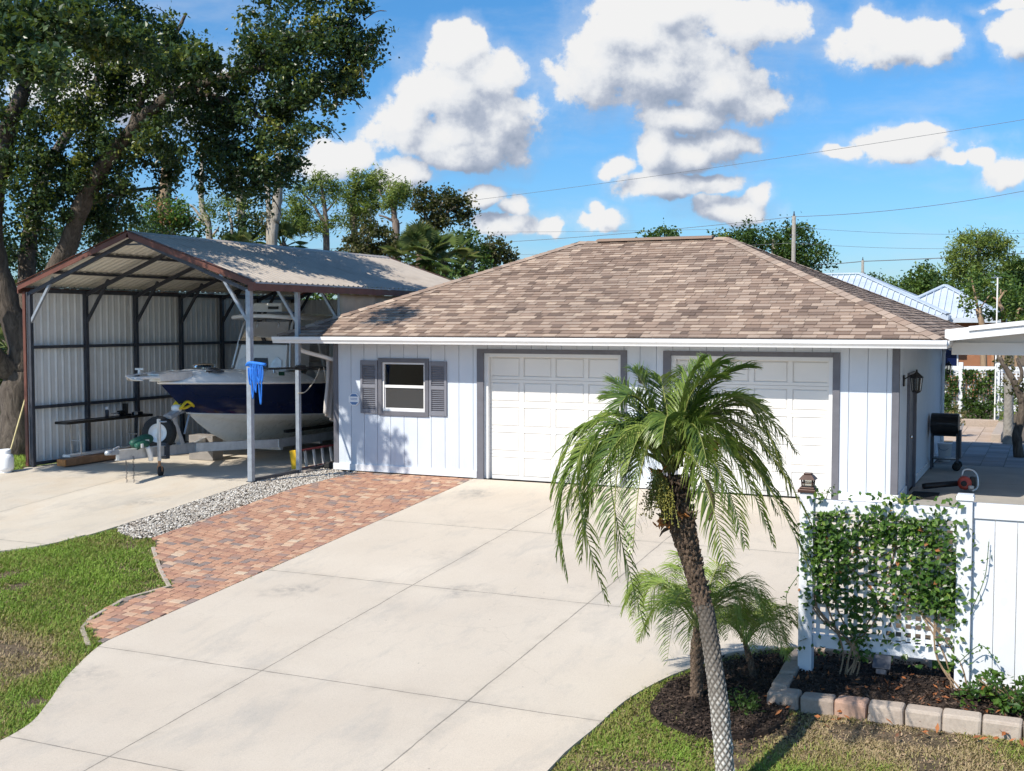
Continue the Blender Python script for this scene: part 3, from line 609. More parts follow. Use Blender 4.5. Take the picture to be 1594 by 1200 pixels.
# ---------------------------------------------------------------- carport
XL, XR, YC, YE = -6.0, -.45, -2.16, 7.14
car = thing('carport', (-3.2, -2.16, 0), 'open metal carport with tan ribbed roof and rust brown trim', 'carport')
RX, RTZ, ELX, ERX, ETZ = -3.22, 4.76, -6.17, -.25, 3.76
YS = [YC+1.55*i for i in range(7)]
def ribbed(P0, U, Vd, L, H, pitch=.19, rh=.024, nrm=(0, 0, 1), th=.004):
    # sheet spanned by U (across ribs, length L) and Vd (along ribs, length H)
    P0, U, Vd, nrm = (np.array(a, float) for a in (P0, U, Vd, nrm)); xs = []; hs = []; a = 0.
    while a < L-.001:
        for o, z in ((0, 0), (.03, rh), (.055, rh), (.085, 0)):
            if a+o < L: xs.append(a+o); hs.append(z)
        a += pitch
    xs.append(L); hs.append(0); xs, hs = np.array(xs), np.array(hs); A = P0+xs[:, None]*U+hs[:, None]*nrm; B = A+Vd*H; k = len(xs); mb = MB(); i = np.arange(k-1)
    F = np.stack([i, i+1, i+1+k, i+k], -1)
    if th >= 0: mb.add(np.vstack([A, B]), F)
    if th: mb.add(np.vstack([A, B])-nrm*abs(th), F[:, ::-1])
    return mb
slR = np.array((ERX-RX, 0, ETZ-RTZ)); LR = np.linalg.norm(slR); slL = np.array((ELX-RX, 0, ETZ-RTZ)); LL = np.linalg.norm(slL)
nR = np.array((-(slR[2]), 0, slR[0]))/LR; nL = np.array((slL[2], 0, -slL[0]))/LL
Y0, Y1 = YC-.16, 7.5
for sl_, L_, n_ in ((slR, LR, nR), (slL, LL, nL)):
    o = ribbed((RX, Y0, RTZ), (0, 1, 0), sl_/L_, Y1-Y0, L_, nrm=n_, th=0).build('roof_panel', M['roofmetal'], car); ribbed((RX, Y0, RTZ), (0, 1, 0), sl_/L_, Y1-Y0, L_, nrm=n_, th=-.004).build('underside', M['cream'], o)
m = MB()
for sl, L_, nn in ((slR, LR, nR), (slL, LL, nL)):
    d = sl/L_; p = np.array((RX, Y0-.01, RTZ)); m.add([p+nn*.034, p+d*.17+nn*.03, p+d*.17+nn*.03+[0, Y1-Y0+.02, 0], p+nn*.034+[0, Y1-Y0+.02, 0]], [(0, 1, 2, 3)])
    m.add([p+d*.17+nn*.03, p+d*.19+nn*.006, p+d*.19+nn*.006+[0, Y1-Y0+.02, 0], p+d*.17+nn*.03+[0, Y1-Y0+.02, 0]], [(0, 1, 2, 3)])
m.build('ridge_cap', M['roofmetal'], car)
for nm, yy in (('gable_trim', Y0-.012), ('gable_trim', Y1+.012)):
    m = MB()
    for sl, L_, nn in ((slR, LR, nR), (slL, LL, nL)):
        d = sl/L_; p = np.array((RX, yy, RTZ)); m.prism([p+nn*.012, p+d*(L_+.0)+nn*.012, p+d*(L_+.0)-nn*.095, p-nn*.095+d*.0], (0, .012, 0)); m.bar(p+nn*.033, p+d*L_+nn*.033, .07, .006, nn)
    m.build(nm, M['rust'], car)
for xx, sx in ((ERX, 1), (ELX, -1)):
    MB().box(xx-.02*sx, xx+.012*sx, Y0, Y1, ETZ-.16, ETZ-.035).build('eave_trim', M['rust'], car)
    MB().box(xx-.01*sx, xx+.02*sx, Y0, Y1, ETZ-.03, ETZ-.004).build('drip_edge', M['galv'], car)
MB().box(ERX-.07, ERX+.05, Y0-.05, Y0+.03, ETZ-.17, ETZ-.01).build('trim_end', M['rust'], car)
for i, yy in enumerate(YS):
    front = i == 0
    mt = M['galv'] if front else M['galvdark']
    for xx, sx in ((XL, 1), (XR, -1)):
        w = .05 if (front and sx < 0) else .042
        o = MB().box(xx-w, xx+w, yy-w, yy+w, 0.005, 3.62).build('post', M['galv'] if sx < 0 else M['galvdark'], car, bevel=.004)  # left posts take the steel darkened for their shade
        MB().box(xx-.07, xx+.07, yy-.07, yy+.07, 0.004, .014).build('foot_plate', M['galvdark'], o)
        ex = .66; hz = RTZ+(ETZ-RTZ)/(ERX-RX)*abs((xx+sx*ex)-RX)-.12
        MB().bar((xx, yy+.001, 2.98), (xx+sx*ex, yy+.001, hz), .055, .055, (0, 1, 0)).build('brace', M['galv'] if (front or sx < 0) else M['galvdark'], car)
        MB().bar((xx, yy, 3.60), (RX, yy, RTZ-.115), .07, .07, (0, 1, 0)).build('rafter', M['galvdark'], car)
    MB().box(RX-.25, RX+.25, yy-.02, yy+.02, RTZ-.24, RTZ-.21).build('collar_tie', M['galvdark'], car)
for xo in (1.05, 2.05):
    for s_ in (1, -1):
        x = RX+s_*xo; z = RTZ+(ETZ-RTZ)/(ERX-RX)*xo-.045; MB().box(x-.04, x+.04, Y0+.05, Y1-.05, z-.03, z+.02).build('purlin', M['galvdark'], car)
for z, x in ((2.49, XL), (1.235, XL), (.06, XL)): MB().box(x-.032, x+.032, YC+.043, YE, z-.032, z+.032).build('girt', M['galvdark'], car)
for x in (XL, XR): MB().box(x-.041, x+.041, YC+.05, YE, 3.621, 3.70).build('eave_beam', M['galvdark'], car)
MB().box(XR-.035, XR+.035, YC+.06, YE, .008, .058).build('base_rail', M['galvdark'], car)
ribbed((XL-.075, YC-.05, .03), (0, 1, 0), (0, 0, 1), YE-YC+.35, 3.6, nrm=(1, 0, 0), rh=.018).build('wall_panel', M['wallmetal'], car)
ribbed((XL, YE+.25, .03), (1, 0, 0), (0, 0, 1), 4.3, 3.6, nrm=(0, -1, 0), rh=.018).build('rear_wall_panel', M['wallmetal'], car)
MB().box(XL-.12, XL-.05, YC-.09, YC-.055, .02, 3.64).box(XL-.12, XL-.105, YC-.055, YC+.08, .02, 3.64).build('corner_trim', M['rust'], car)
def cloth(fn, nu, nv, name, m, lab, cat, th=.006):
    mb = MB(); mb.grid(fn, nu, nv); o = mb.build(name, m, smooth=True); s = o.modifiers.new('solid', 'SOLIDIFY'); s.thickness = th; return tag(o, lab, cat)
cloth(lambda a, b: (XR+.065+.035*math.sin(a*37+b*4)*(.3+b)+.02*math.sin(a*90), .82+a*5.9, 3.60-b*2.9), 70, 14, 'tarpaulin', M['tan'], 'tan canvas tarpaulin hanging as a side wall under the carport eave', 'tarpaulin')
cloth(lambda a, b: (-.30+.05*math.sin(a*18)+.02*b, .17+a*.5-.12*b+.03*math.sin(b*5), 2.25-b*(1.10+.28*a)), 22, 18, 'hanging_drape', M['pale_cloth'], 'narrow pale canvas drape hanging beside the garage corner', 'drape')
pole = thing('boat_pole', (XR+.09, -1.5, 2.1), 'black pole lashed level across the carport posts', 'pole')
MB().tube([(XR+.09, -1.75, 2.12), (XR+.09, .5, 2.08)], .022, 8).build('shaft', M['black'], pole); MB().tube([(XR+.09, -.80, 2.11), (XR+.09, -.52, 2.105)], .05, 10).build('clamp', M['black'], pole)
def ropeob(P, r, m, lab, cat, n=6): return tag(MB().tube(smooth_line(P, 8), r, n).build('rope', M[m], smooth=True), lab, cat)
ropeob([(XR+.1, .02, 2.1), (XR+.06, -.1, 1.85), (XR+.07, -.45, 1.62), (XR+.09, -.75, 1.60)], .011, 'rope', 'pale rope sagging from the black pole', 'rope')
ropeob([(XR+.12, .12, 2.1), (XR+.14, .2, 1.7), (XR+.12, .3, 1.25)], .010, 'rope', 'pale rope hanging straight down near the drape', 'rope')
# blue lines on the front post
bl = thing('dock_lines', (XR+.1, YC-.1, 2.2), 'bundle of bright blue straps hung on the front carport post', 'straps')
m = MB()
for i in range(9):
    x = XR+.05+.034*i; l = [.36, .28, .62, .40, .5, .3, .34, .72, .3][i]; yy = YC-.075-.02*rng.random()
    m.tube(smooth_line([(x-.02, yy, 2.19), (x, yy-.02, 2.25), (x+.03, yy-.01, 2.18), (x+.035+.02*rng.random(), yy-.01, 2.2-l*.5), (x+.01, yy, 2.2-l), (x-.02, yy, 2.2-l*.6), (x-.03, yy, 2.16)], 5), .014, 6)
m.build('loops', M['blue'], bl, smooth=True); MB().tube(smooth_line([(XR-.06, YC-.02, 2.2), (XR+.08, YC-.09, 2.25), (XR+.42, YC-.09, 2.22)], 5), .032, 7).build('hanger', M['blue'], bl, smooth=True)
# ---------------------------------------------------------------- boat on its trailer
XB = -2.7
boat = thing('motor_boat', (XB, 0, .3), 'navy and white centre console boat with hardtop on a trailer', 'boat')
def pl(tab, s):
    xs = [q[0] for q in tab]; return np.array([np.interp(s, xs, [q[i] for q in tab]) for i in range(1, len(tab[0]))])
def hb(s): return 1.27*(1-(1-min(s/.45, 1))**2.3)
def cb(s): return 1.08*(1-(1-min(s/.55, 1))**1.7)
def gp_(s): return np.array((hb(s), -2.09+8.5*s, 1.82-.22*min(s*1.6, 1)+.06*s))
def cp_(s): return np.array((cb(s), -1.27+7.6*s, 1.17-.36*min(s*1.25, 1)**.8))
KT = [(0, -1.27, 1.17), (.05, -.9, .91), (.1, -.52, .68), (.18, .1, .42), (.26, .75, .36), (1, 6.3, .33)]
def kp_(s): y, z = pl(KT, s); return np.array((0, y, z))
def side(sg):
    def top(a, t):
        s = a**1.35; g, c_ = gp_(s), cp_(s); p = g+(c_-g)*t; p[0] -= .16*math.sin(math.pi*t)*(1-min(s/.5, 1))*min(s*14, 1); return (XB+sg*max(p[0], 0), p[1], p[2])
    def bot(a, t):
        s = a**1.35; c_, k_ = cp_(s), kp_(s); p = c_+(k_-c_)*t; st = .028*max(0, math.sin(t*math.pi*3.0))*min(1, s*8); return (XB+sg*max(p[0]+.0, 0), p[1], p[2]-st+.03*math.sin(math.pi*t)*(1-s))
    return top, bot
hl, bt = MB(), MB()
for sg in (1, -1):
    tp, bo = side(sg); hl.grid(tp, 60, 12); bt.grid(bo, 60, 26)
hl.poly([side(1)[0](1, 0), side(1)[0](1, 1), (XB, 6.3, .33), side(-1)[0](1, 1), side(-1)[0](1, 0)])
hl.build('hull', M['navy'], boat, smooth=True); bt.build('hull_bottom', M['bottom'], boat, smooth=True)
for sg in (1, -1):
    R_ = np.array([np.array((XB, 0, 0))+np.array((sg*(gp_(s)[0]+.012), gp_(s)[1], gp_(s)[2])) for s in np.linspace(0, 1, 40)**1.35]); MB().tube(R_, .028, 8).build('rub_rail', M['gel'], boat, smooth=True)
    R_ = np.array([np.array((XB, 0, 0))+np.array((sg*(cp_(s)[0]+.008), cp_(s)[1], cp_(s)[2]+.0)) for s in np.linspace(0, 1, 40)**1.35]); MB().tube(R_, .016, 6).build('chine_stripe', M['gel'], boat, smooth=True)
def dk(a, t):
    s = (a*.46)**1.1; g = gp_(s); w = max(g[0], .02); u = 2*t-1; r = min(1, s*9)
    z = g[2]+.02+(.25*r)*(1-abs(u)**3.2)*(.9+.1*(1-s)); return (XB+u*w, g[1]+.02, z)
MB().grid(dk, 40, 25).build('foredeck', M['gel'], boat, smooth=True)
m = MB()
for sg in (1, -1):
    def co(a, t, sg=sg):
        s = (.46+.54*a)**1.1; g = gp_(s); q = [(0, 0), (-.02, .10), (-.07, .21), (-.16, .24), (-.30, .24), (-.32, -.5)]; k = t*5; i = min(int(k), 4); f_ = k-i
        return (XB+sg*(g[0]+q[i][0]+(q[i+1][0]-q[i][0])*f_), g[1], g[2]+.02+q[i][1]+(q[i+1][1]-q[i][1])*f_)
    m.grid(co, 20, 12)
m.build('side_deck', M['gel'], boat, smooth=True)
MB().box(XB-.95, XB+.95, 1.9, 6.2, 1.18, 1.2).build('cockpit_floor', M['gel'], boat)
# pulpit, anchor, hatches
m = MB(); m.prism([(XB-.17, -1.7, 1.90), (XB-.10, -2.86, 1.92), (XB+.10, -2.86, 1.92), (XB+.17, -1.7, 1.90)], (0, 0, .05)); m.build('bow_pulpit', M['gel'], boat, bevel=.01)
m = MB(); m.bar((XB, -3.0, 1.99), (XB, -2.2, 2.04), .03); m.bar((XB-.16, -2.72, 1.90), (XB+.16, -2.72, 1.90), .03); m.tube([(XB-.16, -2.72, 1.9), (XB-.05, -2.9, 1.93), (XB, -2.98, 1.99), (XB+.05, -2.9, 1.93), (XB+.16, -2.72, 1.9)], .018, 6); m.bar((XB, -2.62, 2.0), (XB, -2.62, 2.12), .05); m.bar((XB-.1, -2.62, 2.11), (XB+.1, -2.62, 2.11), .035)
m.build('anchor', M['alu'], boat)
m = MB(); m.prism([(XB-.30, -1.45, 2.00), (XB-.14, -2.25, 1.97), (XB+.14, -2.25, 1.97), (XB+.30, -1.45, 2.00)], (0, 0, .035)); m.prism([(XB-.3, -1.45, 1.86), (XB-.14, -2.2, 1.85), (XB+.14, -2.2, 1.85), (XB+.3, -1.45, 1.86)], (0, 0, .139)); m.build('anchor_locker_lid', M['alu'], boat, bevel=.008)
MB().lathe([(0, .05), (.20, .045), (.235, .02), (.235, -.03)], (XB-.15, -.55, 2.10), 20).build('deck_hatch', M['smoke'], boat, smooth=True)
MB().obox((XB+.45, -.9, 2.035), (.10, .03, -.035), (-.04, .16, 0), (.01, 0, .012)).build('deck_hatch', M['galvdark'], boat, bevel=.006)
for y, x in ((-1.1, .42), (.45, .9)):
    for sg in (1, -1): MB().bar((XB+sg*x, y-.1, 2.02), (XB+sg*x, y+.1, 2.01), .03).bar((XB+sg*x, y, 1.93), (XB+sg*x, y, 2.02), .03).build('cleat', M['chrome'], boat)
# console, windscreen, hardtop
m = MB(); m.prism([(XB-.70, 1.15, 1.95), (XB+.70, 1.15, 1.95), (XB+.62, 1.32, 2.52), (XB-.62, 1.32, 2.52)], (0, .9, 0)); m.build('console', M['gel'], boat, bevel=.02)
m = MB(); m.prism([(XB-.24, 1.135, 1.96), (XB+.24, 1.135, 1.96), (XB+.17, 1.20, 2.22), (XB-.17, 1.20, 2.22)], (0, .02, 0)); m.build('console_recess', M['galvdark'], boat)
for sg in (1, -1):
    m = MB(); A = [(XB+sg*.30, 1.128, 1.97), (XB+sg*.60, 1.128, 1.97), (XB+sg*.57, 1.18, 2.17), (XB+sg*.44, 1.20, 2.25), (XB+sg*.33, 1.17, 2.15)]; m.prism(A, (0, .02, 0)); m.build('console_panel', M['alu'], boat)
MB().prism([(XB-.66, 1.27, 2.522), (XB+.66, 1.27, 2.522), (XB+.66, 1.29, 2.60), (XB-.66, 1.29, 2.60)], (0, .03, 0)).build('dash_band', M['black'], boat)
m = MB(); A = [(XB-.62, 1.30, 2.60), (XB+.62, 1.30, 2.60), (XB+.55, 1.52, 3.02), (XB-.55, 1.52, 3.02)]; m.prism(A, (0, .012, 0)); m.build('windscreen', M['smoke'], boat)
m = MB()
for sg in (1, -1):
    m.tube(smooth_line([(XB+sg*.78, 1.2, 1.98), (XB+sg*.72, 1.3, 2.4), (XB+sg*.66, 1.45, 2.9), (XB+sg*.64, 1.6, 3.1)], 5), .030, 8); m.tube(smooth_line([(XB+sg*.80, 2.5, 1.95), (XB+sg*.76, 2.35, 2.5), (XB+sg*.68, 2.3, 3.1)], 5), .030, 8); m.tube(smooth_line([(XB+sg*.72, 1.35, 2.5), (XB+sg*.74, 1.8, 2.62), (XB+sg*.76, 2.35, 2.6)], 5), .022, 8)
    m.tube(smooth_line([(XB+sg*.28, 1.5, 3.0), (XB+sg*.3, 1.42, 2.75), (XB+sg*.3, 1.34, 2.6)], 4), .018, 6)
m.build('hardtop_frame', M['alu'], boat, smooth=True)
def ht(z0, crown_, top):
    def f_(a, b):
        u, v = 2*a-1, 2*b-1; e = (abs(u)**5+abs(v)**5)**.2 or 1; k = max(abs(u), abs(v))/e if e else 1
        x, y = u*k*.86, v*k*1.25; return (XB+x, 2.3+y, z0+crown_*(1-u*u*k*k)*(1-.3*v*v)+(.0 if v > -.5 else -.0))
    return f_
m = MB(); m.grid(ht(3.14, .07, 1), 30, 30); m.grid(ht(3.06, .06, 0), 30, 30)
rim = [ht(3.14, .07, 1)(a, b) for a, b in [(i/29, 0) for i in range(30)]+[(1, i/29) for i in range(30)]+[(1-i/29, 1) for i in range(30)]+[(0, 1-i/29) for i in range(30)]]
m.tube(np.array(rim)-[0, 0, .04], .045, 8, cap=False); m.build('hardtop', M['gel'], boat, smooth=True)
MB().box(XB-.06, XB+.06, 1.75, 1.95, 3.075, 3.10).build('hardtop_light', M['black'], boat)
m = MB(); m.prism([(XB-.42, 1.42, 3.235), (XB+.42, 1.42, 3.235), (XB+.38, 1.46, 3.44), (XB-.38, 1.46, 3.44)], (0, .55, 0)); m.build('life_raft_box', M['gel'], boat, bevel=.03)
MB().box(XB+.06, XB+.32, 1.405, 1.435, 3.30, 3.36).build('box_label', M['black'], boat)
m = MB(); m.box(XB-.45, XB+.45, 2.6, 3.2, 1.2, 1.95); m.box(XB-.5, XB+.5, 2.55, 3.1, 1.951, 2.08); m.box(XB-.5, XB+.5, 3.05, 3.2, 2.081, 2.6); m.build('helm_seat', M['pale_cloth'], boat, bevel=.03)
for sg in (-.4, .4):
    m = MB(); m.prism([(XB+sg-.2, 6.35, 1.3), (XB+sg+.2, 6.35, 1.3), (XB+sg+.2, 6.35, 2.25), (XB+sg-.2, 6.35, 2.25)], (0, .55, 0)); m.box(XB+sg-.09, XB+sg+.09, 6.4, 6.7, .45, 1.299); m.build('outboard_motor', M['black'], boat, bevel=.06)
MB().obox((XB+1.215, .28, 1.93), (.004, 0, 0), (0, .10, -.004), (0, 0, .04)).build('registration_sticker', M['green'], boat)
MB().lathe([(0, .012), (.02, .012), (.024, 0)], (XB+1.10, 1.15, 1.05), 10, (1, 0, 0)).build('drain_fitting', M['chrome'], boat)
# trailer
tr = thing('boat_trailer', (XB, -1.8, 0), 'aluminium boat trailer with jack wheel, winch post and spare wheel', 'trailer')
XT = XB-.05
m = MB(); m.bar((XT, -3.2, .50), (XT, -.95, .44), .08, .19); m.bar((XT, -3.2, .595), (XT, -.95, .535), .14, .012); m.bar((XT, -3.2, .405), (XT, -.95, .345), .14, .012); m.build('tongue', M['alu'], tr, bevel=.005)
m = MB(); m.bar((XT, -3.2, .56), (XT, -3.42, .57), .10, .09); m.lathe([(0, .05), (.05, .04), (.07, .0), (.06, -.04), (0, -.04)], (XT, -3.44, .57), 12); m.bar((XT, -3.3, .62), (XT, -3.15, .66), .03); m.build('coupler', M['galv'], tr, bevel=.006)
for sg in (1, -1): m = MB(); m.bar((XT+sg*.03, -1.0, .44), (XT+sg*.95, .6, .42), .07, .18); m.bar((XT+sg*.95, .55, .42), (XT+sg*.95, 6.3, .40), .07, .18); m.build('side_rail', M['alu'], tr, bevel=.005)
for y in (.7, 2.2, 3.8, 5.4): MB().bar((XT-.95, y, .30), (XT+.95, y, .30), .09, .07).build('cross_member', M['alu'], tr)
for sg in (1, -1):
    MB().bar((XT+sg*.62, 1.3, .60), (XT+sg*.62, 6.2, .58), .10, .06).build('bunk', M['rubber'], tr)
    for y in (3.2, 4.15):
        w = MB(); w.lathe([(.19, -.1), (.30, -.11), (.35, -.08), (.36, 0), (.35, .08), (.30, .11), (.19, .1)], (XT+sg*1.13, y, .36), 28, (1, 0, 0)); o = w.build('tyre', M['rubber'], tr, smooth=True)
        MB().lathe([(0, .05), (.06, .05), (.08, .02), (.16, .03), (.19, .1), (.19, -.1), (0, -.1)], (XT+sg*1.13, y, .36), 20, (sg, 0, 0)).build('rim', M['alu'], o, smooth=True)
    MB().prism([(XT+sg*1.0, 2.75, .72), (XT+sg*1.0, 3.0, .80), (XT+sg*1.0, 4.35, .80), (XT+sg*1.0, 4.6, .72), (XT+sg*1.0, 4.6, .68), (XT+sg*1.0, 4.35, .76), (XT+sg*1.0, 3.0, .76), (XT+sg*1.0, 2.75, .68)], (sg*.27, 0, 0)).build('fender', M['galvdark'], tr)
JX, JY = XT+.13, -2.20
jk = MB().tube([(JX, JY, .30), (JX, JY, 1.12)], .038, 12).build('jack', M['alu'], tr, smooth=False)
MB().tube([(JX, JY, .16), (JX, JY, .30)], .028, 10).bar((JX-.03, JY, .09), (JX-.03, JY, .2), .012, .05).bar((JX+.05, JY, .09), (JX+.05, JY, .2), .012, .05).build('jack_leg', M['wood'], jk)
MB().lathe([(0, -.03), (.03, -.035), (.06, -.03), (.095, -.03), (.105, 0), (.095, .03), (.06, .03), (.03, .035), (0, .03)], (JX+.01, JY+.02, .095), 22, (1, .35, 0)).build('jack_wheel', M['rubber'], jk, smooth=True)
MB().tube([(JX, JY, 1.07), (JX+.16, JY-.04, 1.07), (JX+.24, JY-.06, 1.08)], .014, 6).build('crank_handle', M['galv'], jk)
m = MB(); m.bar((XT, -1.42, .54), (XT, -1.72, 1.16), .15, .10); m.build('winch_post', M['alu'], tr, bevel=.008)
m = MB(); m.bar((XT, -1.62, 1.16), (XT, -1.18, 1.22), .06, .05); m.bar((XT+.07, -1.38, .75), (XT+.07, -1.20, 1.2), .035, .03); m.bar((XT, -1.8, 1.12), (XT, -1.55, 1.20), .2, .08); m.build('winch_bracket', M['galv'], tr, bevel=.005)
MB().lathe([(0, -.08), (.07, -.08), (.075, 0), (.07, .08), (0, .08)], (XT, -1.52, 1.28), 16, (1, 0, 0)).build('bow_roller', M['gel'], tr, smooth=True)
SPC = np.array((XT-.17, -1.85, .80)); ax = np.array((.35, -1, .12)); ax /= np.linalg.norm(ax)
w = MB().lathe([(.19, -.09), (.29, -.10), (.335, -.07), (.345, 0), (.335, .07), (.29, .10), (.19, .09)], SPC, 30, ax).build('spare_tyre', M['rubber'], tr, smooth=True)
MB().lathe([(0, .04), (.05, .05), (.07, .02), (.15, .02), (.19, .09), (.19, -.09), (0, -.09)], SPC, 24, ax).build('rim', M['gel'], w, smooth=True)
m = MB()
for x0, y0 in ((XT-.06, -2.9), (XT+.08, -2.86)):
    P = [(x0+.012*math.sin(i*2), y0, .44-i*.045) for i in range(12)]
    for i, p in enumerate(P): m.lathe([(.016, -.006), (.022, 0), (.016, .006), (.010, 0), (.016, -.006)], p, 8, (1, 0, 0) if i % 2 else (0, 1, 0))
m.build('safety_chain', M['galvdark'], tr)
MB().box(XT-.08, XT+.08, -1.95, -1.83, .30, .62).build('spring_hanger', M['galvdark'], tr, bevel=.01)
MB().lathe([(0, -.006), (.035, -.006), (.035, .006), (0, .006)], (XT+.045, -.95, .45), 14, (1, 0, 0)).build('side_marker_lamp', M['orange'], tr)
st = thing('tie_down_strap', (XT, -1.35, 1.3), 'bunched yellow strap on top of the trailer winch post', 'strap')
m = MB()
for i in range(6): m.tube(smooth_line([(XT-.12+.05*i, -1.5+.03*rng.normal(), 1.28), (XT-.06+.04*i, -1.38, 1.42+.04*rng.normal()), (XT+.03*i, -1.22, 1.33), (XT-.05+.03*i, -1.12, 1.28)], 4), .030, 6)
m.build('webbing', M['yrope'], st, smooth=True)
gb = thing('gear_bundle', (XT, -2.5, .62), 'rolled green bundle with white tags lying on the trailer tongue', 'bundle')
m = MB(); m.tube(smooth_line([(XT-.12, -2.72, .64), (XT-.02, -2.6, .72), (XT+.03, -2.45, .76), (XT+.0, -2.3, .72)], 5), [.05]+[.08]*6+[.085]*8+[.05], 12); m.tube(smooth_line([(XT+.05, -2.75, .62), (XT+.09, -2.6, .67), (XT+.1, -2.5, .66)], 5), .065, 10); m.build('roll', M['green'], gb, smooth=True)
MB().box(XT+.10, XT+.115, -2.55, -2.46, .62, .74).build('tag', M['gel'], gb); MB().box(XT+.14, XT+.15, -2.72, -2.66, .60, .68).build('tag', M['gel'], gb); m = MB(); m.tube(smooth_line([(XT+.1, -2.5, .6), (XT+.12, -2.45, .45), (XT+.1, -2.4, .33)], 4), .05, 7); m.build('loose_strap', M['gel'], gb, smooth=True)
# work table and things by the wall
tb = thing('work_table', (-5.55, -.5, 0), 'long narrow black topped table with thin pale legs against the metal wall', 'table')
MB().box(-5.78, -5.42, -1.78, .80, .87, .925).build('table_top', M['black'], tb, bevel=.006)
for y in (-1.35, .35):
    for x in (-5.73, -5.47): MB().bar((x, y, .01), (x-.0, y-.06*(1 if y < 0 else -1), .87), .03).build('leg', M['alu'], tb)
    MB().bar((-5.73, y-.03, .5), (-5.47, y-.03, .5), .022).build('stretcher', M['alu'], tb)
for x, y, lab, nm, cat in ((-5.6, -.45, 'white spray can standing on the black work table', 'spray_can', 'can'),):
    o = thing(nm, (x, y, .925), lab, cat); MB().lathe([(0, 0), (.04, 0), (.04, .15), (.02, .18), (0, .18)], (x, y, .926), 14).build('body', M['galvdark'], o, smooth=True); MB().lathe([(.03, .17), (.035, .19), (.035, .23), (0, .235)], (x, y, .926), 14).build('cap', M['signwhite'], o)
vs = thing('bench_vise', (-5.58, .12, .925), 'black bench vise on the far half of the work table', 'vise')
MB().box(-5.66, -5.5, -.02, .2, .926, .97).box(-5.63, -5.53, -.12, .05, .97, 1.05).build('base', M['black'], vs, bevel=.01); MB().box(-5.64, -5.52, .06, .12, .97, 1.2).build('jaw', M['black'], vs, bevel=.01); MB().tube([(-5.58, -.25, 1.0), (-5.58, -.12, 1.0)], .015).tube([(-5.66, -.25, 1.0), (-5.5, -.25, 1.0)], .01).build('handle', M['galv'], vs)
o = thing('hand_tool', (-5.55, .45, .926), 'low black power tool lying at the end of the work table', 'tool'); MB().box(-5.62, -5.5, .32, .58, .926, .99).build('body', M['black'], o, bevel=.02); MB().lathe([(0, 0), (.05, 0), (.05, .03), (0, .03)], (-5.48, .3, .96), 14, (1, 0, 0)).build('disc', M['galv'], o)
bm = thing('timber_beam', (-5.55, -.4, 0), 'long brown timber beam lying on the slab beneath the table', 'timber'); MB().bar((-5.35, -2.0, .10), (-5.55, 1.4, .10), .22, .14).build('beam', M['wood'], bm, bevel=.006); MB().obox((-5.36, -2.02, .10), (.11, .006, 0), (0, .012, 0), (0, 0, .068)).build('end_cap', M['orange'], bm)
o = tag(MB().bar((-5.55, -1.7, .20), (-5.72, 1.2, .20), .2, .05).build('white_board', M['gel'], bevel=.004), 'white board lying along the top of the brown timber beam', 'board')
o = tag(MB().bar((-5.2, -.6, .215), (-5.35, 1.0, .215), .16, .05).build('tan_board', M['wood'], bevel=.004), 'shorter brown plank resting across the timber beam end', 'plank'); 
o = tag(MB().tube(smooth_line([(-5.25, .5, .25), (-5.1, .9, .27), (-5.2, 1.3, .28), (-5.45, 1.3, .28), (-5.5, .9, .28), (-5.3, .6, .29), (-5.1, .95, .3), (-5.3, 1.25, .31)], 6), .02, 7).build('black_hose', M['rubber'], smooth=True), 'black hose coiled on top of the boards by the wall', 'hose')
o = tag(MB().box(-3.9, -3.25, .2, .55, .01, .55).build('cardboard_carton', M['carton'], bevel=.01), 'pale grey carton on the slab behind the trailer winch post', 'carton')
tk = thing('propane_tank', (-6.08, -2.80, -.05), 'white propane tank beside the rust brown carport corner', 'propane tank')
MB().lathe([(0, 0), (.10, 0), (.15, .05), (.158, .10), (.158, .28), (.14, .34), (.09, .375), (0, .385)], (-6.08, -2.80, -.03), 26).build('body', M['signwhite'], tk, smooth=True)
MB().lathe([(.10, .36), (.105, .42), (.10, .46), (.09, .46), (.092, .37)], (-6.08, -2.80, -.03), 20).build('collar', M['signwhite'], tk, smooth=True); MB().tube([(-6.08, -2.80, .35), (-6.08, -2.80, .42)], .025).build('valve', M['galv'], tk); MB().lathe([(.10, -.01), (.11, 0), (.11, .03)], (-6.08, -2.80, -.045), 20).build('foot_ring', M['signwhite'], tk)
o = tag(MB().tube([(-6.75, -2.2, -.05), (-7.05, -1.3, 1.5)], .018, 6).build('bamboo_pole', M['palewood']), 'thin pale bamboo pole leaning against the big oak', 'pole')
# ladder on its side
ld = thing('ladder', (-.68, .3, 0), 'red fibreglass ladder with yellow foot lying on edge behind the garage corner', 'ladder')
lp, lq = np.array((-.64, -.36, .03)), np.array((-.50, 2.2, .05)); dd = (lq-lp)/np.linalg.norm(lq-lp); tl = np.array((-.05, 0, .36))
for k in (0, 1): MB().bar(lp+tl*k, lq+tl*k, .09, .032, tl).build('side_rail', M['red'], ld, bevel=.004)
for i in range(8): p = lp+dd*(.28+.29*i); MB().bar(p, p+tl, .035, .05, dd).build('rung', M['alu'], ld)
m = MB(); c0 = lp-dd*.05; n0 = np.cross(dd, tl); n0 /= np.linalg.norm(n0)
m.obox(c0+tl*.5-dd*.01, dd*.06, n0*.08, tl*.58); m.build('foot', M['yellow'], ld, bevel=.015)
for k in (.22, .5, .8): MB().lathe([(0, 0), (.022, 0), (.022, .006), (0, .006)], c0+tl*k-dd*.06, 10, -dd).build('bolt_hole', M['rubber'], ld)
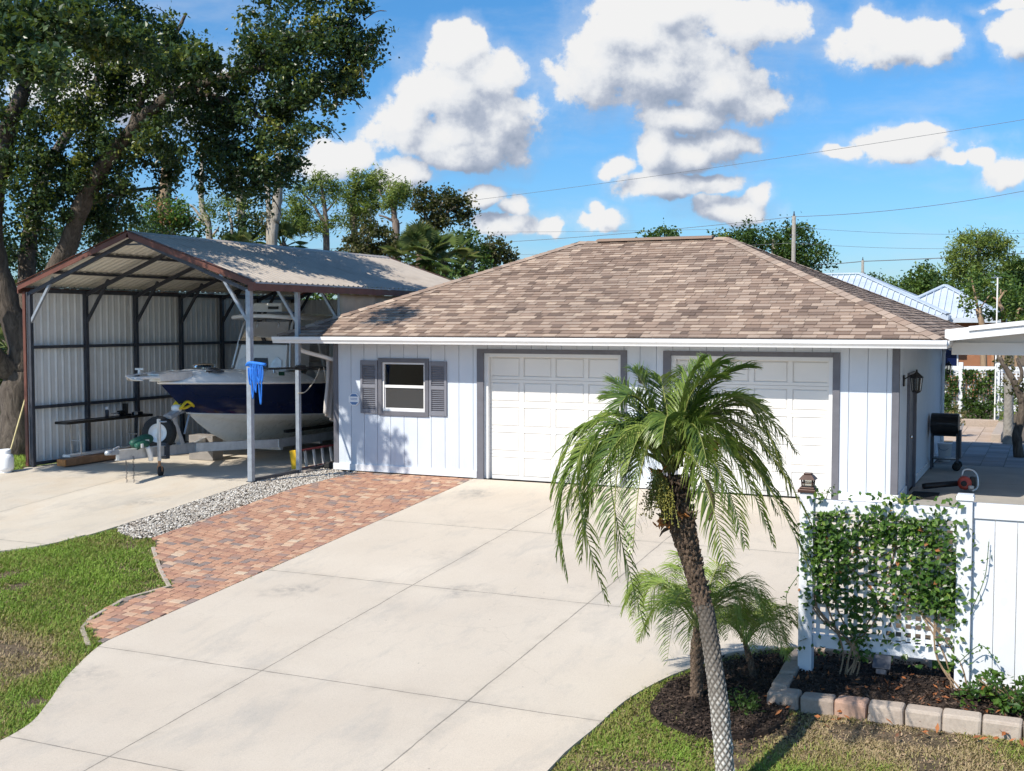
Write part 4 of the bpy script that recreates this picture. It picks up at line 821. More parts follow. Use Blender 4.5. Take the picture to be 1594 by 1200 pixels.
o = tag(MB().prism([(-.36, .1, 0.0), (-.02, .1, .0), (-.04, .1, .14), (-.3, .1, .14)], (0, .7, 0)).build('tool_box', M['rubber'], bevel=.03), 'low dark tool box on the gravel beside the ladder', 'box')
o = tag(MB().box(-.66, -.28, -.62, -.28, -.06, .045).build('splash_block', M['stone'], bevel=.015), 'flat concrete block under the yellow ladder foot', 'block')
# ---------------------------------------------------------------- white lattice fence
FY = -8.1; fz = -.66
fe = thing('lattice_fence', (11.0, FY, fz), 'white vinyl fence with a lattice bay and a solid panel, near the palm', 'fence')
def post(x, z1, par, cap=True):
    o = MB().box(x-.07, x+.07, FY-.07, FY+.07, fz-.1, z1).build('post', M['vinyl'], par, bevel=.006)
    if cap: MB().box(x-.082, x+.082, FY-.082, FY+.082, z1+.001, z1+.045).prism([(x-.075, FY-.075, z1+.046), (x+.075, FY-.075, z1+.046), (x+.075, FY+.075, z1+.046), (x-.075, FY+.075, z1+.046)], (0, 0, .012)).build('post_cap', M['vinyl'], o, bevel=.01)
    return o
post(11.02, 1.27, fe, False); post(12.53, 1.28, fe)
for z0, z1 in ((1.07, 1.20), (-.32, -.19)): MB().box(11.091, 12.459, FY-.03, FY+.03, z0, z1).build('rail', M['vinyl'], fe, bevel=.005)
m = MB(); pit = .088
for i in range(15): x = 11.14+i*pit*1.055; m.box(x-.02, x+.02, FY-.010, FY-.004, -.189, 1.069)
for i in range(14): z = -.15+i*pit; m.box(11.092, 12.458, FY-.0035, FY+.003, z-.02, z+.02)
m.build('lattice', M['vinyl'], fe)
MB().box(12.601, 14.6, FY-.03, FY+.03, 1.11, 1.26).build('rail', M['vinyl'], fe, bevel=.005); MB().box(12.601, 14.6, FY-.03, FY+.03, -.6, -.47).build('rail', M['vinyl'], fe, bevel=.005)
m = MB(); x = 12.604
while x < 14.5: m.box(x, x+.196, FY-.012, FY+.012, -.469, 1.109); x += .2
m.build('privacy_board', M['vinyl'], fe, bevel=.004)
pc = thing('post_lantern', (11.02, FY, 1.27), 'bronze solar lantern capping the left lattice fence post', 'lantern')
MB().box(10.93, 11.11, FY-.09, FY+.09, 1.271, 1.305).prism([(10.945, FY-.075, 1.305), (11.095, FY-.075, 1.305), (11.095, FY+.075, 1.305), (10.945, FY+.075, 1.305)], (0, 0, .02)).build('base', M['bronze'], pc, bevel=.006)
m = MB()
for sx in (-1, 1):
    for sy in (-1, 1): m.bar((11.02+sx*.05, FY+sy*.05, 1.325), (11.02+sx*.056, FY+sy*.056, 1.40), .012)
for sx in (-1, 1): m.box(11.02+sx*.054-.004, 11.02+sx*.054+.004, FY-.05, FY+.05, 1.36, 1.368); m.box(10.97, 11.07, FY+sx*.054-.004, FY+sx*.054+.004, 1.36, 1.368)
m.build('cage', M['bronze'], pc); MB().box(10.98, 11.06, FY-.04, FY+.04, 1.326, 1.399).build('glass', M['lampglass'], pc)
m = MB(); V = [(10.935, FY-.085, 1.401), (11.105, FY-.085, 1.401), (11.105, FY+.085, 1.401), (10.935, FY+.085, 1.401), (10.975, FY-.045, 1.45), (11.065, FY-.045, 1.45), (11.065, FY+.045, 1.45), (10.975, FY+.045, 1.45)]
m.add(V, [(3, 2, 1, 0), (4, 5, 6, 7)]+[(i, (i+1) % 4, (i+1) % 4+4, i+4) for i in range(4)]); m.box(10.98, 11.06, FY-.04, FY+.04, 1.451, 1.466); m.build('roof', M['bronze'], pc, bevel=.004)
# vine
vn = thing('climbing_vine', (11.45, FY-.1, -.6), 'glossy green vine climbing over the near white lattice', 'vine')
m = MB()
def dens(x, z):
    d = 1.0
    if z < .12: d *= .10+.75*math.exp(-((x-11.5)/.13)**2)+.9*max(0, (x-12.32))*3
    if z > 1.08: d *= .22
    g = (math.sin(x*7.1+z*4.3+.6)*.5+.5)*(math.sin(z*6.2-x*3.7+1)*.5+.5)
    d *= .40+.75*g+.50*math.exp(-((x-11.22)/.17)**2-((z-.62)/.42)**2)+.30*math.exp(-((x-12.22)/.20)**2-((z-.68)/.40)**2)+.35*math.exp(-((x-11.75)/.3)**2-((z-.95)/.18)**2)
    if x > 12.47: d *= .35
    return d
C = []
while len(C) < 3300:
    x, z = rng.uniform(10.98, 12.60), rng.uniform(-.42, 1.3)
    if rng.random() < dens(x, z): C.append((x+rng.normal(0, .02), FY-.03-abs(rng.normal(0, .045)), z))
C = np.array(C); leaf_quads(m, C, .066, rng.normal(.48, .22, len(C)), .3, .62, nrm=np.array((-.15, -.7, .5)))
C2 = []
for P in ([(11.0, FY-.05, .5), (10.85, FY-.1, .25), (10.83, FY-.05, .1), (10.9, FY-.05, -.1)], [(10.98, FY-.05, .1), (10.78, FY-.1, .0), (10.7, FY-.1, .05)], [(12.6, FY-.05, .2), (12.72, FY-.06, .55), (12.75, FY-.05, .9)], [(12.5, FY-.1, -.3), (12.7, FY-.12, -.1), (12.85, FY-.12, -.25)], [(11.15, FY-.05, 1.2), (11.1, FY-.04, 1.35)], [(11.2, FY, 1.2), (11.24, FY, 1.33), (11.28, FY, 1.25)]):
    Q = smooth_line(P, 6); m.tube(Q, .004, 5); C2 += [q+rng.normal(0, .025, 3) for q in Q for _ in range(1)]
leaf_quads(m, np.array(C2), .05, rng.normal(.55, .2, len(C2)), .3, .55); m.build('leaves', M['vineleaf'], vn)
m = MB()
for k in range(7):
    P = [(11.45+.05*rng.normal(), FY-.07, -.62), (11.47+.06*rng.normal(), FY-.05, -.3), (11.4+.25*rng.normal(), FY-.02, .2), (11.4+.35*rng.normal(), FY-.015, .8)]; P = [(min(max(x, 11.1), 12.4), y, z) for x, y, z in P]; m.tube(smooth_line(P, 5), .009, 6)
for k in range(4): m.tube(smooth_line([(12.45+.05*k, FY-.08, -.6), (12.3+.1*rng.normal(), FY-.06, -.2), (12.2+.2*rng.normal(), FY-.03, .5)], 5), .008, 6)
m.build('stem', M['tanbark'], vn)
# shrub at the right
sh = thing('low_shrub', (13.0, -8.55, -.6), 'low glossy shrub spilling over the stones below the solid fence panel', 'shrub')
m = MB(); crown(m, [((13.15, -8.5, -.42), (.42, .22, .26)), ((12.72, -8.4, -.50), (.26, .16, .16)), ((13.5, -8.5, -.3), (.3, .25, .3))], 1700, .065, .09, 34, .4, .6, (.5, .2)); m.build('leaves', M['vineleaf'], sh)
m = MB()
for k in range(14): a = rng.uniform(0, 6.28); m.tube([(13.1+.1*rng.normal(), -8.45, -.62), (13.1+.4*math.cos(a), -8.5+.2*math.sin(a), -.35)], .006, 5)
m.build('stem', M['tanbark'], sh)
# edging stones
def edging_stone(x0, x1, y0, y1, lab, t):
    zc = float(h((x0+x1)/2, (y0+y1)/2)); m = MB(); m.box(x0+.005, x1-.005, y0, y1, zc-.06, zc+.125, t)
    m.V[0] = m.V[0]+rng.normal(0, .007, m.V[0].shape)
    o = m.build('edging_stone', M['stone'], bevel=.028)
    tag(o, lab, 'edging stone', 'edging stones around the fence bed'); 
    return o
sx = [10.80, 11.13, 11.45, 11.76, 12.09, 12.42, 12.76, 13.10, 13.5]
labs = ['tan corner edging stone left of the white fence post', 'grey tan edging stone with frond shadow beside the corner stone', 'reddish edging stone in the row below the vine', 'tan edging stone right of the reddish one', 'pale edging stone below the bed spotlight', 'pale edging stone right of the bed spotlight', 'pale edging stone below the second fence post', 'tan edging stone partly under the low shrub']
for i in range(8): edging_stone(sx[i], sx[i+1], -8.99, -8.79, labs[i], (.3, .2, .97, .5, .62, .7, .66, .45)[i])
for i, (a, b) in enumerate(((-8.785, -8.40), (-8.395, -8.0), (-7.995, -7.6))): edging_stone(10.80, 10.98, a, b, ('edging stone running back just behind the corner stone', 'edging stone in front of the left fence post base', 'rearmost edging stone beside the driveway grass')[i], (.25, .15, .4)[i])
for i, (a, b) in enumerate(((11.0, 11.4), (11.41, 11.8), (11.81, 12.2))): edging_stone(a, b, -7.62, -7.46, ('edging stone behind the left end of the lattice', 'edging stone behind the vine stem', 'edging stone behind the bed spotlight')[i], (.8, .15, .3)[i])
sp = thing('solar_spotlight', (11.80, -8.30, -.60), 'small grey solar spotlight on a stake in the fence bed', 'spotlight')
MB().tube([(11.80, -8.30, -.66), (11.80, -8.30, -.42)], .012, 8).build('stake', M['bronze'], sp)
MB().obox((11.80, -8.30, -.355), (.085, 0, 0), (0, .06, .05), (0, -.008, .010)).build('solar_panel', M['galvdark'], sp, bevel=.004); MB().obox((11.80, -8.335, -.43), (.05, 0, 0), (0, .03, -.01), (0, .01, .035)).build('lamp_head', M['galvdark'], sp, bevel=.01)
# mulch chips and fallen leaves
def chips(name, poly, n, off, size, zf, m, trange=(0, .9)):
    poly = np.asarray(poly); x = rng.uniform(poly[:, 0].min(), poly[:, 0].max(), n); y = rng.uniform(poly[:, 1].min(), poly[:, 1].max(), n); ok = inpoly(poly, x, y); x, y = x[ok], y[ok]; k = len(x)
    mb = MB(); leaf_quads(mb, np.column_stack([x, y, zf(x, y)+off+rng.uniform(0, .014, k)]), size, rng.uniform(*trange, k), .9, .4, .15); o = mb.build(name, m); o['kind'] = 'stuff'
mz = lambda x, y: h(x, y)+.03*np.sin(x*9+y*4)*np.sin(y*13)+.02
chips('mulch', np.array([(10.98, -8.78), (13.6, -8.78), (13.6, -7.62), (10.98, -7.62)]), 6500, .06, .045, mz, M['chips'], (0, .93))
chips('bark_mulch', palmbed_poly, 6500, .012, .042, lambda x, y: h(x, y)+.018*np.sin(x*11)*np.sin(y*9)+.006, M['chips'], (0, .88))
chips('loose_mulch', palmbed_poly+(palmbed_poly-np.array((10.35, -8.8)))*.28, 2600, -.02, .042, lambda x, y: h(x, y)-np.where(inpoly(drive_poly, x, y), .1, 0), M['chips'], (0, .9))
chips('fallen_leaves', np.array([(10.6, -9.4), (13.4, -9.4), (13.4, -8.0), (11.0, -8.0)]), 150, .07, .075, lambda x, y: np.where(y > -8.8, mz(x, y), h(x, y)-.04), M['chips'], (.9, 1))
# ---------------------------------------------------------------- palms
def frond(lf, stm, P, n=46, L=.25, droop=.55, w=.0065, r=.010, tb=(.5, .15), t0=.14):
    P = np.asarray(P, float); c = 2*P[1]-.5*(P[0]+P[2]); ts = np.linspace(0, 1, 26)[:, None]; Q = (1-ts)**2*P[0]+2*ts*(1-ts)*c+ts**2*P[2]
    stm.tube(Q, np.linspace(r, r*.22, len(Q)), 6)
    tt = np.linspace(t0, .995, n); k = tt[:, None]; X = (1-k)**2*P[0]+2*k*(1-k)*c+k**2*P[2]; T = 2*(1-k)*(c-P[0])+2*k*(P[2]-c); T /= np.linalg.norm(T, axis=1)[:, None]
    sd = np.cross(T, (0, 0, 1.)); sd += 1e-6; nn = np.linalg.norm(sd, axis=1)[:, None]; sd = np.where(nn < .25, np.cross(P[2]-P[0], (0, 0, 1.))/np.linalg.norm(np.cross(P[2]-P[0], (0, 0, 1.))+1e-6), sd/np.maximum(nn, 1e-6))
    Up = np.cross(sd, T); prof = np.clip(np.minimum((tt-t0)/.18+.35, 1)*np.minimum((1.03-tt)/.30, 1)**.7, .18, 1)
    base_t = rng.normal(*tb)
    for sg in (1, -1):
        ln = (L*prof*rng.uniform(.88, 1.1, n))[:, None]; d = sd*sg*.72+T*rng.uniform(.5, .75, (n, 1))+Up*rng.uniform(.08, .38, (n, 1))+rng.normal(0, .07, (n, 3)); d /= np.linalg.norm(d, axis=1)[:, None]
        dr = rng.uniform(.7, 1.25, (n, 1))*droop; g = np.array((0, 0, -1.)); pts = [X]
        for q in (1, 2, 3):
            f_ = q/3; e = d+g*dr*f_*f_*1.3; pts.append(X+ln*f_*(e/np.linalg.norm(e, axis=1)[:, None])*.5+ln*f_*.5*d+g*ln*dr*f_*f_*.35)
        wd = np.cross(d, g); wd /= np.linalg.norm(wd, axis=1)[:, None]+1e-6; wd = wd*.55+np.cross(wd, d)*.6; ws = [w*.55, w, w*.8, w*.06]; V = []
        for p, ww in zip(pts, ws): V += [p-wd*ww, p+wd*ww]
        V = np.stack(V, 1); i = np.arange(n)[:, None]*8; F = np.concatenate([i+np.array([2*q, 2*q+1, 2*q+3, 2*q+2]) for q in range(3)])
        ti = np.clip(base_t+rng.normal(0, .12, n), 0, 1); tv = np.repeat(ti, 8).reshape(n, 8); tv[:, 6:] += rng.uniform(0, .3, (n, 1)); lf.add(V.reshape(-1, 3), F, np.clip(tv.ravel(), 0, 1))
def palm_trunk(P, R, nC=9, pitch=.034, knob=.010, nu=99, nl=330, brown=.6):
    Q = smooth_line(P, 20); L = np.concatenate([[0], np.cumsum(np.linalg.norm(np.diff(Q, axis=0), axis=1))]); ls = np.linspace(0, L[-1], nl); C = np.stack([np.interp(ls, L, Q[:, i]) for i in range(3)], 1); RR = np.interp(ls/L[-1], np.linspace(0, 1, len(R)), R)
    T = np.gradient(C, axis=0); T /= np.linalg.norm(T, axis=1)[:, None]; N = np.cross(T, (0, 1., 0)); N /= np.linalg.norm(N, axis=1)[:, None]; B = np.cross(T, N); th = np.linspace(0, 2*math.pi, nu, endpoint=False)
    bb = (ls/pitch)[:, None]+.16*np.sin(th*3+1)[None]+.10*np.sin(ls*9)[:, None]*np.sin(th*2)[None]; aa = th[None]/(2*math.pi)*nC; jit = np.random.default_rng(3).random((400, 64)); p_, q_ = aa+bb*.5, aa-bb*.5
    fp, fq = p_-np.floor(p_), q_-np.floor(q_); jt = jit[(np.floor(p_).astype(int)+np.floor(q_).astype(int)) % 400, (np.floor(p_).astype(int)-np.floor(q_).astype(int)) % 64]
    bmp = np.clip(np.minimum(np.minimum(fp, 1-fp), np.minimum(fq, 1-fq))*3.4-.12, 0, 1)**.8*(.55+.75*jt)
    rad = RR[:, None]+knob*bmp; V = C[:, None]+rad[..., None]*(np.cos(th)[None, :, None]*N[:, None]+np.sin(th)[None, :, None]*B[:, None]); br = np.clip((ls/L[-1]-brown)/.42, 0, 1)[:, None]; t = np.clip(.05+1.0*bmp, 0, 1)*(1-.88*br)
    i, j = np.meshgrid(np.arange(nl-1), np.arange(nu), indexing='ij'); j2 = (j+1) % nu; return MB().add(V.reshape(-1, 3), np.stack([i*nu+j, i*nu+j2, (i+1)*nu+j2, (i+1)*nu+j], -1).reshape(-1, 4), t.ravel())
pm = thing('date_palm', at(1143, 1250, 9.7), 'tall leaning date palm with scaly trunk standing in front of the garage doors', 'palm tree')
palm_trunk([at(1140, 1290, 9.7), at(1129, 1200, 9.72), at(1118, 1083, 9.8), at(1101, 967, 9.9), at(1094, 940, 9.92)], [.072, .069, .072, .066, .066], brown=.42).build('trunk', M['palmbark'], pm, smooth=True)
palm_trunk([at(1096, 946, 9.915), at(1078, 879, 9.96), at(1059, 805, 10), at(1048, 740, 10)], [.058, .060, .078, .10, .09, .05], 9, .040, .017, 90, 160, 2).build('fibrous_trunk', M['fibre'], pm, smooth=True)
lf, sm = MB(), MB(); c0 = np.array((1046, 728, 10.))
FR = [((992, 640), (938, 620), .15), ((928, 655), (858, 775), .2), ((935, 668), (866, 868), -.2), ((905, 705), (945, 937), -.3), ((950, 705), (1008, 988), -.38), ((895, 715), (884, 900), .05), ((962, 645), (893, 715), .5), ((970, 705), (962, 900), -.55),
      ((1012, 620), (985, 576), .1), ((1062, 622), (1098, 556), .0), ((1036, 625), (1028, 586), .3), ((1000, 640), (952, 592), .35), ((1075, 640), (1060, 570), .25),
      ((1125, 615), (1240, 705), .4), ((1150, 625), (1228, 770), .15), ((1150, 705), (1268, 905), -.3), ((1145, 660), (1262, 815), .1), ((1120, 690), (1205, 850), -.4), ((1100, 605), (1175, 572), .3), ((1110, 640), (1190, 640), .55),
      ((1085, 722), (1130, 884), -.75), ((1100, 705), (1160, 850), -.6), ((1065, 650), (1115, 760), .6), ((1020, 650), (985, 760), .65), ((1010, 690), (985, 860), -.6), ((960, 680), (910, 830), .3), ((985, 670), (925, 760), -.45), ((1075, 660), (1100, 720), -.5), ((1010, 665), (975, 735), -.5), ((1040, 650), (1030, 690), -.55), ((1085, 660), (1140, 705), -.35), ((1060, 640), (1080, 625), .5), ((1000, 655), (940, 700), .1), ((1110, 665), (1165, 745), .0), ((1140, 690), (1195, 760), -.1), ((965, 665), (890, 790), -.1), ((1120, 625), (1200, 650), -.1), ((1090, 600), (1120, 570), .2), ((1130, 640), (1215, 735), .65), ((1120, 650), (1210, 800), .45), ((945, 690), (905, 870), .45), ((1075, 615), (1130, 590), -.2), ((1000, 625), (960, 640), -.3)]
for a, b, dt in FR:
    p0 = c0+[rng.normal(0, 7), rng.normal(0, 8), dt*.12]; L = 1.36
    frond(lf, sm, [at(*p0), at(a[0], a[1], 10+dt*.55), at(b[0], b[1], 10+dt)], 66, rng.uniform(.25, .32), .62 if b[1] > 650 else .25, .0078, .012, (.5, .14))
lf.build('fronds', M['palmleaf'], pm); sm.build('frond_stems', M['palmstem'], pm, smooth=True)
m = MB()
for i in range(210):
    a = rng.uniform(0, 6.28); hh = rng.uniform(0, 1); p = np.array(at(1057-12*hh, 822-75*hh, 10.0)); e = np.array((math.cos(a), math.sin(a), 0)); r0 = .085+.02*hh; tip = p+e*(r0+rng.uniform(.03, .10))+np.array((0, 0, rng.uniform(-.10, .14))); m.tube([p+e*r0*.7, (p+e*(r0+.03)+tip)/2, tip], [.013, .012, .003], 5)
for i in range(150):
    a = rng.uniform(0, 6.28); q = rng.random(); p = np.array(at(np.interp(q, [0, .45, 1], [1097, 1080, 1064]), np.interp(q, [0, .45, 1], [962, 885, 825]), 9.95)); e = np.array((math.cos(a), math.sin(a), 0)); tip = p+e*(.072+rng.uniform(.008, .03))+np.array((0, 0, rng.uniform(.02, .05))); m.tube([p+e*.055, (p+e*.075+tip)/2, tip], [.013, .012, .004], 5)
m.build('leaf_bases', M['fibre'], pm)
m = MB(); fs = MB(); oc_ = np.array([(1, 0, 0), (-1, 0, 0), (0, 1, 0), (0, -1, 0), (0, 0, 1), (0, 0, -1)], float); oF = [(0, 2, 4), (2, 1, 4), (1, 3, 4), (3, 0, 4), (2, 0, 5), (1, 2, 5), (3, 1, 5), (0, 3, 5)]
for cx, cy, dt, k in ((1022, 776, -.2, 34), (1040, 788, -.24, 10), (1075, 745, .2, 14)):
    for i in range(k):
        p = at(cx+rng.normal(0, 6), cy-38+rng.normal(0, 6), 10+dt*.6); q = at(cx+rng.normal(0, 13), cy+rng.uniform(0, 34), 10+dt+rng.normal(0, .05)); md = (p+q)/2+np.array((0, 0, .03)); Q = smooth_line([p, md, q], 5); fs.tube(Q, .0025, 4)
        for s_ in Q[3:]:
            for _ in range(3): m.add(oc_*rng.uniform(.006, .010)+s_+rng.normal(0, .010, 3), oF)
for i in range(8): p = at(1127+rng.normal(0, 4), 770+i*6, 10.1); m.add(oc_*.006+p, oF)
fs.build('fruit_stalks', M['palmstem'], pm); m.build('fruit', M['fruit'], pm, smooth=True)
m = MB(); m.tube(smooth_line([at(1098, 745, 9.9), at(1108, 768, 9.85), at(1109, 790, 9.85), at(1104, 812, 9.9)], 5), [.004]+[.022]*14+[.003], 7); m.build('dry_spathe', M['fibre'], pm, smooth=True)
m = MB()
for u, v in ((1027, 735), (1105, 703), (1115, 700), (1062, 800), (1030, 815)):
    for i in range(9): p = at(u+rng.normal(0, 5), v+rng.normal(0, 3), 9.9); m.obox(p, rng.normal(0, .016, 3), rng.normal(0, .016, 3), (.002, .002, .002))
m.build('bracts', M['orange'], pm)
def small_palm(base, crown_, nf, R, lab, tk_=.06, up=.5):
    o = thing('pygmy_palm', base, lab, 'palm tree'); base, crown_ = np.array(base, float), np.array(crown_, float); palm_trunk([base-[0, 0, .06], base*.6+crown_*.4, crown_], [tk_, tk_*.95, tk_*1.1, tk_*.6], 8, .035, .014, 56, 70, .2).build('trunk', M['fibre'], o, smooth=True)
    lf, sm = MB(), MB()
    for i in range(nf):
        a = i*2.4+rng.normal(0, .25); el = rng.uniform(.0, 1)*up+.15; L = R*rng.uniform(.75, 1.1); d = np.array((math.cos(a), math.sin(a), 0)); rise = L*(.25+.55*el); tip = crown_+d*L*(.95-.35*el)+np.array((0, 0, rise*.9-L*.55*(1.0-el))); mid = crown_+d*L*.5+np.array((0, 0, rise))
        frond(lf, sm, [crown_+rng.normal(0, .015, 3), mid, tip], 40, .19*R/.7, .45, .0050, .007, (.66, .12))
    lf.build('fronds', M['youngpalm'], o); sm.build('frond_stems', M['palmstem'], o, smooth=True); return o
small_palm((10.13, -9.05, -.71), at(1086, 975, 11.75), 34, .92, 'bushy young palm on a short trunk behind the tall palm trunk', .055)
small_palm((10.55, -8.35, -.66), at(1160, 1000, 12.3), 24, .72, 'second low palm clump right of the tall palm trunk', .024)
o = thing('bedding_plant', (10.85, -9.15, -.7), 'small dark green weed clump below the corner edging stone', 'weed'); m = MB(); crown(m, [((10.62, -9.2, -.66), (.2, .16, .10))], 420, .05, .05, 20, .5, .4, (.35, .15)); m.build('leaves', M['bushleaf'], o)
# ---------------------------------------------------------------- patio things
pcv = thing('patio_cover', (11.72, -.5, 0), 'white flat patio cover rising away from the garage eave', 'patio cover')
sl = .113
def pz(x): return 2.89+sl*(x-11.7)
m = MB(); m.prism([(11.715, -.45, pz(11.7)-.16), (17, -.45, pz(17)-.16), (17, -.45, pz(17)-.01), (11.715, -.45, pz(11.7)-.01)], (0, 6.7, 0)); m.build('roof', M['white'], pcv)
m = MB(); m.prism([(11.7, -.5, pz(11.7)-.185), (17, -.5, pz(17)-.185), (17, -.5, pz(17)), (11.7, -.5, pz(11.7))], (0, .049, 0)); m.prism([(12.05, -.53, pz(12.05)-.06), (17, -.53, pz(17)-.06), (17, -.53, pz(17)+.012), (12.05, -.53, pz(12.05)+.012)], (0, .029, 0)); m.build('fascia', M['white'], pcv, bevel=.004)
MB().box(11.76, 17, .12, .28, 2.48, 2.68).build('beam', M['white'], pcv, bevel=.006); MB().box(11.76, 17, 5.9, 6.06, 2.48, 2.68).build('beam', M['white'], pcv, bevel=.006)
for x in (14.3, 16.8):
    for y in (.2, 5.98): MB().box(x-.06, x+.06, y-.06, y+.06, 0, 2.479).build('post', M['white'], pcv, bevel=.006)
for y in (.2, 5.98): MB().prism([(11.76, y-.02, 2.681), (17, y-.02, 2.681), (17, y-.02, pz(17)-.17), (11.76, y-.02, pz(11.76)-.17)], (0, .04, 0)).build('filler', M['white'], pcv)
gr = thing('charcoal_grill', (11.2, 5.35, 0), 'black barrel charcoal grill on a wheeled stand by the garage wall', 'grill')
GX0, GX1, GY, GZ = 11.03, 11.52, 5.3, .76
def half(z0, sgn, r):
    V = [(GX0-.02, GY+r*math.cos(a), z0+sgn*r*.8*math.sin(a)) for a in np.linspace(0, math.pi, 12)]; return MB().prism(V, (GX1-GX0+.04, 0, 0))
o = half(GZ+.16, 1, .29).build('lid', M['black'], gr, bevel=.006); MB().bar((GX0+.1, GY-.27, GZ+.2), (GX1-.1, GY-.27, GZ+.2), .025).build('handle', M['galvdark'], o); half(GZ+.155, -1, .29).build('firebox', M['black'], gr, bevel=.006)
for x in (GX0, GX1):
    for y in (GY-.19, GY+.19): MB().bar((x, y, .01 if x < 11.2 else .09), (x, y, GZ+.1), .035).build('leg', M['galvdark'], gr)
MB().box(GX0, GX1, GY-.19, GY+.19, .22, .24).build('shelf', M['black'], gr); MB().bar((GX0-.02, GY-.24, GZ+.08), (GX1+.02, GY-.24, GZ+.08), .06, .02).build('front_shelf', M['black'], gr)
for y in (GY-.22, GY+.22): MB().lathe([(0, -.02), (.075, -.022), (.085, 0), (.075, .022), (0, .02)], (GX1, y, .088), 18, (0, 1, 0)).build('wheel', M['rubber'], gr, smooth=True)
MB().box(GX1+.03, GX1+.07, GY-.15, GY+.1, .25, .82).build('side_panel', M['galvdark'], gr)
bl2 = thing('leaf_blower', (11.9, 2.0, 0), 'red and black leaf blower with long black tube lying on the patio', 'leaf blower')
bz = .12
MB().tube([(11.20, 1.75, .09), (11.25, 1.77, .10), (11.75, 2.0, .15)], [.05, .055, .052], 14).build('tube', M['black'], bl2, smooth=True)
m = MB(); m.lathe([(0, -.08), (.10, -.07), (.13, 0), (.10, .07), (0, .08)], (11.88, 2.02, .16), 18, (.3, -1, .2)); m.box(11.80, 11.98, 2.02, 2.2, .06, .24); m.build('engine', M['redplastic'], bl2, bevel=.012)
MB().lathe([(0, -.02), (.05, -.02), (.05, .02), (.02, .03), (0, .03)], (11.87, 1.92, .16), 16, (.3, -1, .2)).build('starter_cover', M['rubber'], bl2); MB().box(11.96, 12.06, 2.0, 2.2, .07, .28).build('air_filter_cover', M['black'], bl2, bevel=.02); MB().lathe([(0, 0), (.05, .01), (.05, .06), (0, .07)], (11.99, 1.95, .06), 14).build('fuel_tank', M['pale_cloth'], bl2, smooth=True)
MB().tube(smooth_line([(11.82, 2.1, .27), (11.86, 2.12, .38), (12.0, 2.12, .38), (12.08, 2.1, .28), (12.09, 2.05, .1), (12.02, 1.9, .04)], 5), .017, 7).build('handle', M['alu'], bl2, smooth=True)
tag(MB().box(11.08, 11.55, 1.35, 2.0, .006, .022).build('doormat', M['mat'], bevel=.004), 'black doormat on the patio at the gray side door', 'doormat') if False else tag(MB().box(11.06, 11.5, .75, 1.6, .006, .022).build('doormat', M['mat'], bevel=.004), 'black doormat on the patio below the gray side door', 'doormat')
bk = thing('white_bucket', (11.14, 6.55, 0), 'white bucket behind the grill', 'bucket'); MB().lathe([(0, 0), (.12, 0), (.15, .38), (.155, .38), (.155, .4), (.14, .4), (.11, .02), (0, .02)], (11.16, 6.75, 0.01), 22).build('body', M['signwhite'], bk, smooth=True); MB().tube(smooth_line([(11.02, 6.75, .36), (11.08, 6.6, .28), (11.2, 6.58, .27), (11.3, 6.75, .36)], 5), .006, 5).build('handle', M['galv'], bk)
o = thing('grassy_plant', (11.1, -.45, 0), 'yellow green strappy plant at the garage corner behind the fence', 'plant'); m = MB()
for i in range(26):
    a = rng.uniform(0, 6.28); L = rng.uniform(.25, .5); e = np.array((math.cos(a), math.sin(a), 0)); b0 = np.array((11.12, -.45, 0.0)); s_ = np.cross(e, (0, 0, 1))*.012; P = [b0+e*L*q*.7+np.array((0, 0, L*(1.3*q-.9*q*q))) for q in (0, .35, .7, 1)]; V = []
    for p, w_ in zip(P, (1, 1.2, .8, .1)): V += [p-s_*w_, p+s_*w_]
    m.add(V, [(0, 1, 3, 2), (2, 3, 5, 4), (4, 5, 7, 6)], rng.uniform(.6, 1))
m.build('leaves', M['palmleaf'], o)
# grey and tan pavers of the far patio
def patio_pavers(name, x0, x1, y0, y1, s, m, z=.0, ang=0):
    mb = MB(); y = y0; r = 0
    while y < y1-.01:
        x = x0
        while x < x1-.01: mb.box(x+.006, min(x+s, x1)-.006, y+.006, min(y+s, y1)-.006, z-.03, z+.004+rng.normal(0, .0015), rng.random()); x += s
        y += s; r += 1
    struct(mb.build(name, m))
struct(MB().box(9, 18, 6.21, 17.5, -.06, -.004).build('patio_base', M['base']))
patio_pavers('grey_patio_pavers', 10.98, 14.5, 6.22, 11.6, .46, M['greypaver']); patio_pavers('tan_patio_pavers', 9.2, 12.05, 11.66, 16.3, .46, M['tanpaver'])
for i, (a, b, c_, d, lab) in enumerate(((9.6, 10.75, 16.35, 16.6, 'low tan planter edging wall left of the far fence post'), (10.76, 11.85, 16.35, 16.6, 'low tan planter edging wall below the far vine'), (11.86, 12.1, 11.7, 16.6, 'long low tan wall beside the far pavers'))):
    tag(MB().box(a, b, c_, d, -.05, .2, .2+.2*i).build('planter_wall', M['stone'], bevel=.02), lab, 'low wall')
fz2 = 17.0
ff = thing('trellis_fence', (10.75, fz2, 0), 'far white lattice fence beyond the patio', 'fence')
for x in (9.75, 10.76, 11.77, 12.78): MB().box(x-.065, x+.065, fz2-.065, fz2+.065, 0, 1.83).build('post', M['vinyl'], ff, bevel=.006)
for i in range(3):
    x0, x1 = 9.82+1.01*i, 10.69+1.01*i
    for z0, z1 in ((1.58, 1.72), (.42, .54)): MB().box(x0, x1, fz2-.025, fz2+.025, z0, z1).build('rail', M['vinyl'], ff)
    m = MB()
    for k in range(9): x = x0+.045+k*.097; m.box(x-.02, x+.02, fz2-.009, fz2-.003, .541, 1.579)
    for k in range(11): z = .58+k*.097; m.box(x0, x1, fz2-.002, fz2+.004, z-.02, z+.02)
    m.build('lattice', M['vinyl'], ff)
